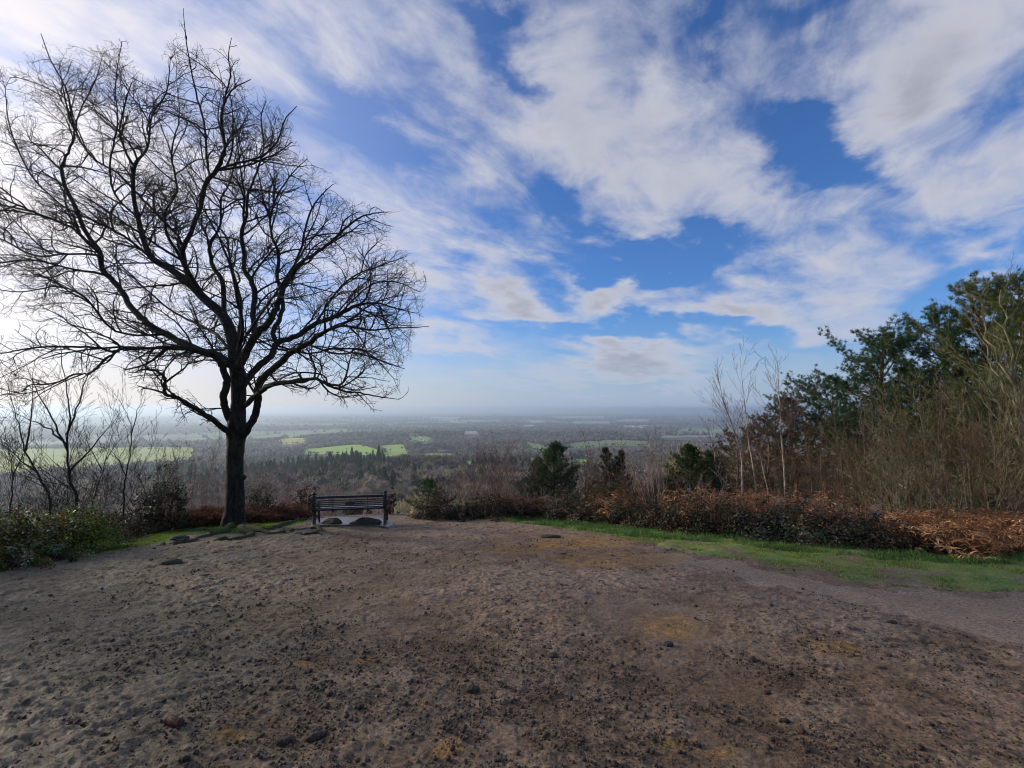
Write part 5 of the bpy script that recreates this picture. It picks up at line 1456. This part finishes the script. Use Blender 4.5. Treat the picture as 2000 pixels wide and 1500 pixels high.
tag(mb.build('bracken', M_FERN), 'dead russet bracken behind and beside the big tree trunk', 'bracken', kind='stuff')
mb = frond_stuff('', '', [(lp2, 110, .5)], 0, 0, .6, 76, cols=((0.17, 0.062, 0.032), (0.10, 0.045, 0.024), (0.07, 0.035, 0.02)))
tag(mb.build('bracken', M_FERN), 'dark russet bracken showing through the green undergrowth at the left', 'bracken', kind='stuff')

def traced_multi(label, limbs, Y, seed, r0=.05, kids=12, lenf=.34, m=M_DARKB, name='bare_tree', cat='tree', ang=34, levels=3):
    g = np.random.default_rng(seed); ss = []; org = None
    for k, l in enumerate(limbs):
        dy = g.uniform(-.9, .9) if k else 0
        P = np.array([at(px, py, Y + dy * i / len(l)) for i, (px, py) in enumerate(l)])
        if k == 0:
            zg = hz(P[0, 0], P[0, 1]); org = np.array([P[0, 0], P[0, 1], zg])
        P = P - org
        if l[0][1] > 970: P = np.concatenate([[[P[0, 0], P[0, 1], min(-.1, P[0, 2] - .2)]], P])
        sp = spline(P, 4); sp[2:] += g.normal(size=(len(sp) - 2, 3)) * .014
        L = np.linalg.norm(np.diff(sp, axis=0), axis=1).sum()
        ss.append(grow(g, sp[0], [0, 0, 1], L, r0 * (.62 if k == 0 else .40), levels, int(kids * 1.6), ang * 1.1, .30, .12, lenf * 1.1, .22, 7, .08, .34, sp, .0026, kpl=5.5))
    return bare_tree(name, label, cat, org, merge(ss), m, m)
traced_multi('dark bare tree at the left with many thin upswept stems', [[(148, 985), (138, 930), (130, 870), (134, 800), (125, 730), (110, 640)], [(132, 880), (110, 830), (75, 770), (45, 700)],
    [(130, 850), (150, 800), (170, 740), (190, 680)], [(136, 920), (165, 890), (200, 850), (240, 800)], [(132, 870), (100, 840), (60, 820), (10, 800)]], 10.2, 801, .06)
traced_multi('second dark bare tree, leaning left at the left edge', [[(98, 980), (75, 930), (50, 880), (35, 830), (20, 770), (-10, 700)], [(70, 920), (30, 890), (-20, 850)], [(50, 880), (60, 820), (62, 760), (70, 700)]], 10.6, 802, .048)
traced_multi('bare sapling with a forked thin stem halfway between left edge and big trunk', [[(243, 975), (246, 930), (256, 880), (255, 830), (238, 790), (205, 745)], [(256, 850), (270, 800), (285, 760)], [(246, 930), (225, 890), (200, 870)]], 11.5, 803, .035)
traced_multi('bare bushy sapling low behind the green mound', [[(180, 980), (200, 920), (215, 860), (222, 800)], [(200, 920), (175, 870), (165, 830)], [(205, 900), (240, 850)]], 11.8, 804, .03)
traced_multi('thin bare sapling rising above the brambles at the far left', [[(20, 985), (25, 930), (15, 870), (-5, 800)], [(24, 930), (50, 880), (70, 850)]], 9.6, 805, .03)
for i, (px, top, Y, lb) in enumerate(((395, 838, 14.5, 'thin purplish saplings just left of the big trunk'), (425, 860, 15, 'thin purplish saplings nearest the left side of the big trunk'),
                                     (365, 872, 14, 'low thin saplings above the dark holly bush'), (300, 860, 14, 'thin twiggy saplings before the pale green field at the left'), (520, 885, 16, 'thin twiggy shrub right of the big trunk'),
                                     (560, 900, 16, 'low twiggy shrub between the big trunk and the bench'), (640, 935, 16, 'low twiggy shrub behind the left end of the bench'), (500, 905, 15, 'low twiggy shrub close to the right side of the big trunk'))):
    thicket(px, top, Y, 820 + i, 5, .7, M_PURPLE, M_PURPLE, 'bare_shrub', lb, 'shrub', .22, 2, 12, .26, 26, .016)

for i, (px, top, Y, n, lb) in enumerate(((40, 800, 11.5, 6, 'fine dark twiggy saplings at the left edge behind the bramble mass'), (110, 830, 12.5, 6, 'fine twiggy saplings behind the many stemmed bare tree'),
                                        (215, 800, 12.5, 6, 'fine twiggy saplings between the many stemmed tree and the forked sapling'), (290, 850, 12.5, 5, 'fine twiggy saplings just left of the dark holly bush'))):
    thicket(px, top, Y, 860 + i, n, 1.0, M_DARKB, M_DARKB, 'bare_shrub', lb, 'shrub', .3, 2, 12, .30, 26, .02)
# ------------------------------------------------------------------ grass
def build_grass():
    g = np.random.default_rng(3)
    def turf(poly, n, name, label, hmin, hmax, cols, clump):
        xy = scatter_poly(g, poly, n)
        x, y = xy[:, 0], xy[:, 1]
        d = fbm(x, y, .55, 3, 50); k = d + g.uniform(-.2, .2, n) > -.36
        x, y, d = x[k], y[k], d[k]; n = len(x)
        tuft = np.clip(.5 + fbm(x, y, .22, 2, 91), 0, 1)
        h = (hmin + (hmax - hmin) * tuft ** 2) * g.uniform(.5, 1.3, n)
        c = np.stack([x, y, H(x, y) + .012 + .013 * fbm(x, y, .32, 3, 44)], 1)
        lean = g.normal(size=(n, 3)) * .55 + [0, 0, 1]; lean = unit(lean)
        mb = MB(); col = pal(g, n, *cols)
        blades(mb, c, c + lean * h[:, None], .007 + .004 * g.random(n), col, g)
        tag(mb.build(name, M_GRASS), label, 'grass', kind='stuff')
    turf(GRASS_R, 130000, 'grass', 'short green grass strip between the mud and the bramble bank', .012, .06, ((0.17, 0.26, 0.05), (0.26, 0.31, 0.07), (0.11, 0.20, 0.04), (0.28, 0.24, 0.12)), 0)
    tall = gpoly([(1230, 1050), (1400, 1062), (1560, 1080), (1720, 1096), (1900, 1104), (2100, 1112), (2100, 1088), (1900, 1090), (1700, 1078), (1500, 1058), (1300, 1038), (980, 1008), (980, 1018), (1130, 1036)])
    turf(tall, 26000, 'grass', 'taller darker grass tufts along the foot of the bramble bank', .06, .16, ((0.08, 0.18, 0.045), (0.06, 0.13, 0.035), (0.13, 0.21, 0.05)), 0)
    turf(GRASS_L, 60000, 'grass', 'mossy yellow green grass around the foot of the big tree', .010, .035, ((0.16, 0.28, 0.018), (0.24, 0.32, 0.025), (0.10, 0.20, 0.015)), 0)
build_grass()

# unseen evergreens added just outside the left edge to shade the clearing
for i, (x, y, h, sp, lb) in enumerate(((-17.2, 9.4, 8.0, 2.4, 'unseen dark evergreen added for shade outside the left edge, farthest ahead of the row'), (-14.2, 5.6, 7.0, 2.4, 'unseen dark evergreen added for shade outside the left edge, second of the row'),
                                       (-13.0, 2.2, 6.5, 2.4, 'unseen dark evergreen added for shade outside the left edge beside the viewer'), (-19.5, 12.0, 8.0, 2.4, 'unseen tall dark evergreen added for shade, set back outside the left edge'),
                                       (-20.5, 7.0, 9.0, 2.6, 'tallest unseen evergreen added for shade in the second row outside the left edge'), (-18.5, 3.6, 8.5, 2.6, 'unseen evergreen added for shade in the second row outside the left edge, nearer the viewer'), (-21.5, 13.2, 9.0, 2.3, 'unseen evergreen added for shade, farthest ahead in the second row outside the left edge'))):
    T, C, N = pine_mesh(150 + i, h, sp, .06, 'fir', 1.5, col=G_PINE)
    rt = thing('conifer', lb, 'conifer', (x, y, hz(x, y)))
    T.build('trunk', M_PINEBARK, rt, True); C.build('branches', M_BROWN, rt); N.build('crown', M_NEEDLE, rt)

# ------------------------------------------------------------------ far woods, hedges and houses
def far_material():
    m, w, b, out = mat('far_wood_crowns', .95, .05)
    geo = w.n.new('ShaderNodeNewGeometry')
    col = w.v('SCALE', attr(w), scale=w.rng(geo.outputs['Random Per Island'], 0, 1, .6, 1.4, False))
    w.l.new(col, b.inputs['Base Color'])
    t = w.n.new('ShaderNodeBsdfTranslucent'); w.l.new(col, t.inputs['Color'])
    ms = w.n.new('ShaderNodeMixShader'); ms.inputs[0].default_value = .25
    w.l.new(b.outputs[0], ms.inputs[1]); w.l.new(t.outputs[0], ms.inputs[2]); w.l.new(ms.outputs[0], out.inputs[0])
    return m
M_FAR = far_material()
def tmpl_bare(seed, n, L=.34, Wd=.05):
    """fuzzy dome of twig sprays on a rough core, unit radius, base at z=0"""
    g = np.random.default_rng(seed); V = []; F = []; T = []
    if n > 20:
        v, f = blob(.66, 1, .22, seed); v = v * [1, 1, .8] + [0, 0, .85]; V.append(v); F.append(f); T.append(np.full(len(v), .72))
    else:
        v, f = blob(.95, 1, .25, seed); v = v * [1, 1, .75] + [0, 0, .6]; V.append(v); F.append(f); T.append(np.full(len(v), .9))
    o = len(V[0])
    d = unit(g.normal(size=(n, 3)) + [0, 0, .35]); c = d * [1, 1, .85] * g.uniform(.45, .85, (n, 1)) + [0, 0, .85]
    tip = c + unit(d + g.normal(size=(n, 3)) * .45 + [0, 0, .3]) * L * g.uniform(.6, 1.3, (n, 1))
    s = unit(np.cross(tip - c, g.normal(size=(n, 3)))) * Wd
    v = np.stack([c - s, c + s, tip + s * .7, tip - s * .7], 1).reshape(-1, 3)
    f = (np.arange(n) * 4)[:, None] + np.array([[0, 1, 2, 3]])
    f = np.concatenate([f[:, [0, 1, 2]], f[:, [0, 2, 3]]]) + o
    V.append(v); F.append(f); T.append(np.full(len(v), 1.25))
    return np.concatenate(V), np.concatenate(F), np.concatenate(T)
def tmpl_fir(seed, rows=7, per=9):
    g = np.random.default_rng(seed); V = []; F = []; n = 0
    for i in range(rows):
        z0 = .25 + 2.4 * i / rows; r = (1 - i / rows) ** .8 * .55 + .06
        for k in range(per):
            a = 2 * pi * (k + g.random()) / per; q = np.array([cos(a), sin(a), 0]); sd = np.array([-sin(a), cos(a), 0]) * r * .38
            rr = r * g.uniform(.75, 1.2)
            V += [np.array([0, 0, z0 + .5]) + q * .02, q * rr + sd + [0, 0, z0 - .05 * g.random()], q * rr - sd + [0, 0, z0 - .12 * g.random()]]
            F.append([n, n + 1, n + 2]); n += 3
    return np.array(V), np.array(F), np.full(len(V), 1.0)
def place(mb, tm, x, y, z, s, sz, rot, col):
    V, F, T = tm; n = len(x)
    if n == 0: return
    ca, sa = np.cos(rot)[:, None], np.sin(rot)[:, None]
    vx = (V[None, :, 0] * ca - V[None, :, 1] * sa) * s[:, None] + x[:, None]
    vy = (V[None, :, 0] * sa + V[None, :, 1] * ca) * s[:, None] + y[:, None]
    vz = V[None, :, 2] * sz[:, None] + z[:, None]
    mb.add(np.stack([vx, vy, vz], -1).reshape(-1, 3), (F[None] + (np.arange(n) * len(V))[:, None, None]).reshape(-1, 3),
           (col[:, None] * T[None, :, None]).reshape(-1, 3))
def build_far():
    g = np.random.default_rng(41)
    bare_c = np.array([(0.200, 0.150, 0.120), (0.150, 0.125, 0.090), (0.230, 0.175, 0.140), (0.130, 0.120, 0.070), (0.175, 0.130, 0.115), (0.240, 0.205, 0.120)])
    fir_c = np.array([(0.030, 0.050, 0.030), (0.042, 0.060, 0.028), (0.055, 0.075, 0.030)])
    def inside_field(x, y, pad=0):
        k = np.zeros(len(x), bool)
        for p, _ in FIELD_W: k |= in_poly(x, y, p)
        return k
    def zone(r0, r1, n, hs, tms, firf, name, label, az0=-58, az1=56, thin=0.0, rmin=0):
        r = np.sqrt(g.uniform(r0 ** 2, r1 ** 2, n)); az = R(1) * g.uniform(az0, az1, n)
        x, y = r * np.sin(az), r * np.cos(az)
        k = ~inside_field(x, y)
        if r0 > 2000:
            st = fbm(x, y, 1500.0, 4, 3) + 0.4 * fbm(x, y, 420., 2, 4); k &= (st < .14) | (g.random(n) < .12)
        if thin: k &= fbm(x, y, 600., 3, 71) + g.uniform(-.2, .2, n) > thin
        x, y, r, az = x[k], y[k], r[k], az[k]; n = len(x)
        if r0 > 900:
            k = ~(inside_field(x * 1.06, y * 1.06) | inside_field(x * 1.12, y * 1.12)); x, y, r, az = x[k], y[k], r[k], az[k]; n = len(x)
        hill = np.exp(-((r * np.sin(az + R(17))) / 210) ** 2 - ((r * np.cos(az + R(17)) - 640) / 170) ** 2)
        fn = fbm(x, y, 130., 3, 72) + hill * .5
        isf = fn + g.uniform(-.25, .25, n) > firf
        s = hs * g.uniform(.65, 1.35, n); z = H(x, y) - s * .15
        mb = MB()
        for q in range(4):
            sel = (~isf) & (np.arange(n) % 4 == q)
            cn = np.clip(.5 + fbm(x, y, 90., 2, 73), 0, .999)
            ci = (cn * 6).astype(int)
            col = bare_c[(ci + g.integers(0, 2, n)) % 6] * g.uniform(.6, 1.35, (n, 1)) * (1 - .35 * np.clip(hill, 0, 1))[:, None]
            place(mb, tms[q], x[sel], y[sel], z[sel], s[sel], s[sel] * g.uniform(.85, 1.2, sel.sum()), g.uniform(0, 6, sel.sum()), col[sel])
        sel = isf
        col = fir_c[g.integers(0, 3, n)] * g.uniform(.7, 1.3, (n, 1))
        place(mb, FIR, x[sel], y[sel], z[sel], s[sel] * 1.05, s[sel] * g.uniform(.5, .85, sel.sum()) * (1 + .45 * np.clip(hill[sel], 0, 1)), g.uniform(0, 6, sel.sum()), col[sel])
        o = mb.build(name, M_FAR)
        tag(o, label, 'woodland', kind='stuff')
        print(name, n, mb.n)
    FIR = tmpl_fir(1)
    zone(95, 330, 1300, 5.0, [tmpl_bare(k, 520, .26, .012) for k in range(4)], 9, 'woodland', 'bare treetops on the slope just below the bench')
    zone(330, 1000, 8500, 6.2, [tmpl_bare(10 + k, 60, .32, .035) for k in range(4)], .52, 'woodland', 'bare wood with dark conifers on the low hill below the fields')
    FIR = tmpl_fir(2, 4, 6)
    zone(1000, 2300, 24000, 6.3, [tmpl_bare(20 + k, 10, .4, .08) for k in range(4)], .38, 'woodland', 'misty bare woods around the bright green fields')
    FIR = tmpl_fir(3, 3, 5)
    zone(2300, 6000, 26000, 10, [tmpl_bare(30 + k, 4, .4, .1) for k in range(4)], .45, 'woodland', 'far misty woods and hedges across the lowland', thin=-.12)
    zone(6000, 14000, 22000, 17, [tmpl_bare(40 + k, 2, .4, .1) for k in range(4)], .6, 'woodland', 'faint blue woods along the horizon', thin=0.0)
    # lone trees in and along the fields
    xs, ys = [], []
    for p, _ in FIELD_W[:14]:
        p = np.array(p)
        for a, b in zip(p, np.roll(p, -1, 0)):
            L = np.linalg.norm(b - a); m = int(min(40, L / 14))
            t = g.random(m)[:, None]; q = a + (b - a) * t + g.normal(size=(m, 2)) * 5
            xs.append(q[:, 0]); ys.append(q[:, 1])
        inn = scatter_poly(g, [tuple(v) for v in p], 5); xs.append(inn[:, 0]); ys.append(inn[:, 1])
    x = np.concatenate(xs); y = np.concatenate(ys); n = len(x); s = g.uniform(2.5, 6.0, n); z = H(x, y) - .5
    mb = MB(); place(mb, tmpl_bare(50, 40, .34, .05), x, y, z, s, s, g.uniform(0, 6, n), bare_c[g.integers(0, 6, n)])
    tag(mb.build('hedgerow_trees', M_FAR), 'hedgerows and scattered trees along the edges of the green fields', 'hedgerow', kind='stuff')
build_far()

def house(px, py, L, W, Hh, rz, label, wall=(0.75, 0.74, 0.70), roof=(0.16, 0.12, 0.10), name='house', cat='house', r=None):
    if not hasattr(house, 'mats'): house.mats = {}
    def pm(nm, c):
        if (nm, c) not in house.mats:
            m, w, b, _ = mat(nm, .85, .2); tc = w.n.new('ShaderNodeTexCoord').outputs['Object']; f, _c = w.noise(tc, .8, 4)
            w.l.new(w.mix(f, tuple(q * .8 for q in c), tuple(min(1, q * 1.15) for q in c)), b.inputs['Base Color'])
            house.mats[(nm, c)] = m
        return house.mats[(nm, c)]
    c = ground_hit(px, py)
    root = thing(name, label, cat, (c[0], c[1], hz(c[0], c[1])), rz)
    a = MB(); box(a, (-L / 2, -W / 2, -2), (L / 2, W / 2, Hh)); 
    for s in (-1, 1): a.add([(s * L / 2, -W / 2, Hh), (s * L / 2, W / 2, Hh), (s * L / 2, 0, Hh + W * .4)], [(0, 1, 2)])
    a.build('wall', pm('far_wall', wall), root)
    b = MB(); e = .6
    for s in (-1, 1):
        v = [(-L / 2 - e, s * (W / 2 + e), Hh - .35), (L / 2 + e, s * (W / 2 + e), Hh - .35), (L / 2 + e, 0, Hh + W * .4 + .1), (-L / 2 - e, 0, Hh + W * .4 + .1)]
        v2 = [(p[0], p[1], p[2] + .35) for p in v]
        b.add(v + v2, [(0, 1, 2, 3), (4, 5, 6, 7), (0, 1, 5, 4), (1, 2, 6, 5), (2, 3, 7, 6), (3, 0, 4, 7)])
    ro = b.build('roof', pm('far_roof', roof), root)
    ch = MB(); box(ch, (L * .25, -.6, Hh + W * .3), (L * .25 + 1.2, .6, Hh + W * .4 + 1.8)); ch.build('chimney', pm('far_wall', (0.3, 0.2, 0.16)), ro)
    wn = MB()
    for k in range(max(2, int(L / 4))):
        x = -L / 2 + (k + .5) * L / max(2, int(L / 4))
        for z in ([1.0] if Hh < 4.5 else [1.0, 3.8]):
            q = MB(); box(q, (x - .6, -W / 2 - .05, z), (x + .6, -W / 2 + .05, z + 1.4)); q.build('window', pm('far_glass', (0.05, 0.06, 0.07)), root)
house(805, 854, 17, 9, 6.5, .3, 'white house on the far green hill left of the pale drive')
house(872, 885, 42, 12, 3.5, .05, 'long dark roofed farm building beside the green field right of the wooded hill', (0.12, 0.10, 0.09), (0.10, 0.09, 0.09), 'barn', 'barn')
house(690, 888, 16, 8, 4.5, .4, 'small grey farmhouse at the near edge of the biggest bright green field', (0.40, 0.38, 0.36))
house(640, 888, 9, 6, 3.5, -.3, 'tiny cottage on the left of the farmhouse by the green field', (0.4, 0.36, 0.33), (0.2, 0.16, 0.14))
house(855, 921, 9, 5, 3.0, .2, 'small white shed by the lowest green field', (0.7, 0.7, 0.7), (0.5, 0.5, 0.52), 'shed', 'shed')
for (px, py, L, lb) in ((1033, 832, 26, 'leftmost white house of the far town'), (1120, 838, 22, 'white house of the far town above the pointed conifer'), (1128, 841, 20, 'lower white house beside another above the pointed conifer'),
                        (1240, 834, 40, 'long pale building of the far town at its centre'), (1256, 836, 30, 'pale building right of the long one in the far town'), (1225, 833, 24, 'small pale building left of the long one in the far town'),
                        (1052, 826, 26, 'single far white house left of the town'), (1108, 860, 10, 'tiny white cottage on the near side of the far ridge'), (905, 845, 16, 'small far white house above the slender birch saplings'), (1345, 868, 14, 'little far pale house just above the bright green conifer')):
    house(px, py, L, L * .45, 6 + L * .05, .1 * ((px * 7) % 5 - 2), lb, (0.8, 0.78, 0.72), (0.3, 0.22, 0.18))
# pale drive on the hill by the white house
def drive():
    m, w, b, _ = mat('pale_gravel', .9, .2); tc = w.n.new('ShaderNodeTexCoord').outputs['Object']; f, _c = w.noise(tc, .2, 3)
    w.l.new(w.mix(f, (0.65, 0.63, 0.58), (0.85, 0.83, 0.78)), b.inputs['Base Color'])
    a = ground_hit(818, 851.5)[:2]; c = ground_hit(828, 862)[:2]
    t = np.linspace(0, 1, 30)[:, None]; q = a + (c - a) * t; n = unit(np.array([c[1] - a[1], a[0] - c[0]])) * 2.6
    l, r_ = q + n, q - n
    V = np.concatenate([np.column_stack([l, H(l[:, 0], l[:, 1]) + 1.0]), np.column_stack([r_, H(r_[:, 0], r_[:, 1]) + 1.0])])
    i = np.arange(29); mb = MB(); mb.add(V, np.stack([i, i + 1, i + 31, i + 30], 1)[:, ::-1])
    tag(mb.build('drive', m), 'pale straight drive running down from the white house', 'path', kind='structure')
drive()

# ------------------------------------------------------------------ air
def build_haze():
    mb = MB()
    box(mb, (-32000, -3000, -330), (32000, 33000, 32))
    m = bpy.data.materials.new('haze_air'); m.use_nodes = True
    w = NT(m.node_tree); w.n.clear()
    out = w.n.new('ShaderNodeOutputMaterial')
    pv = w.n.new('ShaderNodeVolumePrincipled')
    pv.inputs['Color'].default_value = (0.69, 0.85, 1.0, 1)
    pv.inputs['Density'].default_value = HAZE
    pv.inputs['Anisotropy'].default_value = 0.45
    w.l.new(pv.outputs[0], out.inputs['Volume'])
    o = mb.build('haze', m)
    tag(o, 'pale misty air lying over the distant lowland', 'haze', kind='stuff')
HAZE = 1.65e-4
build_haze()
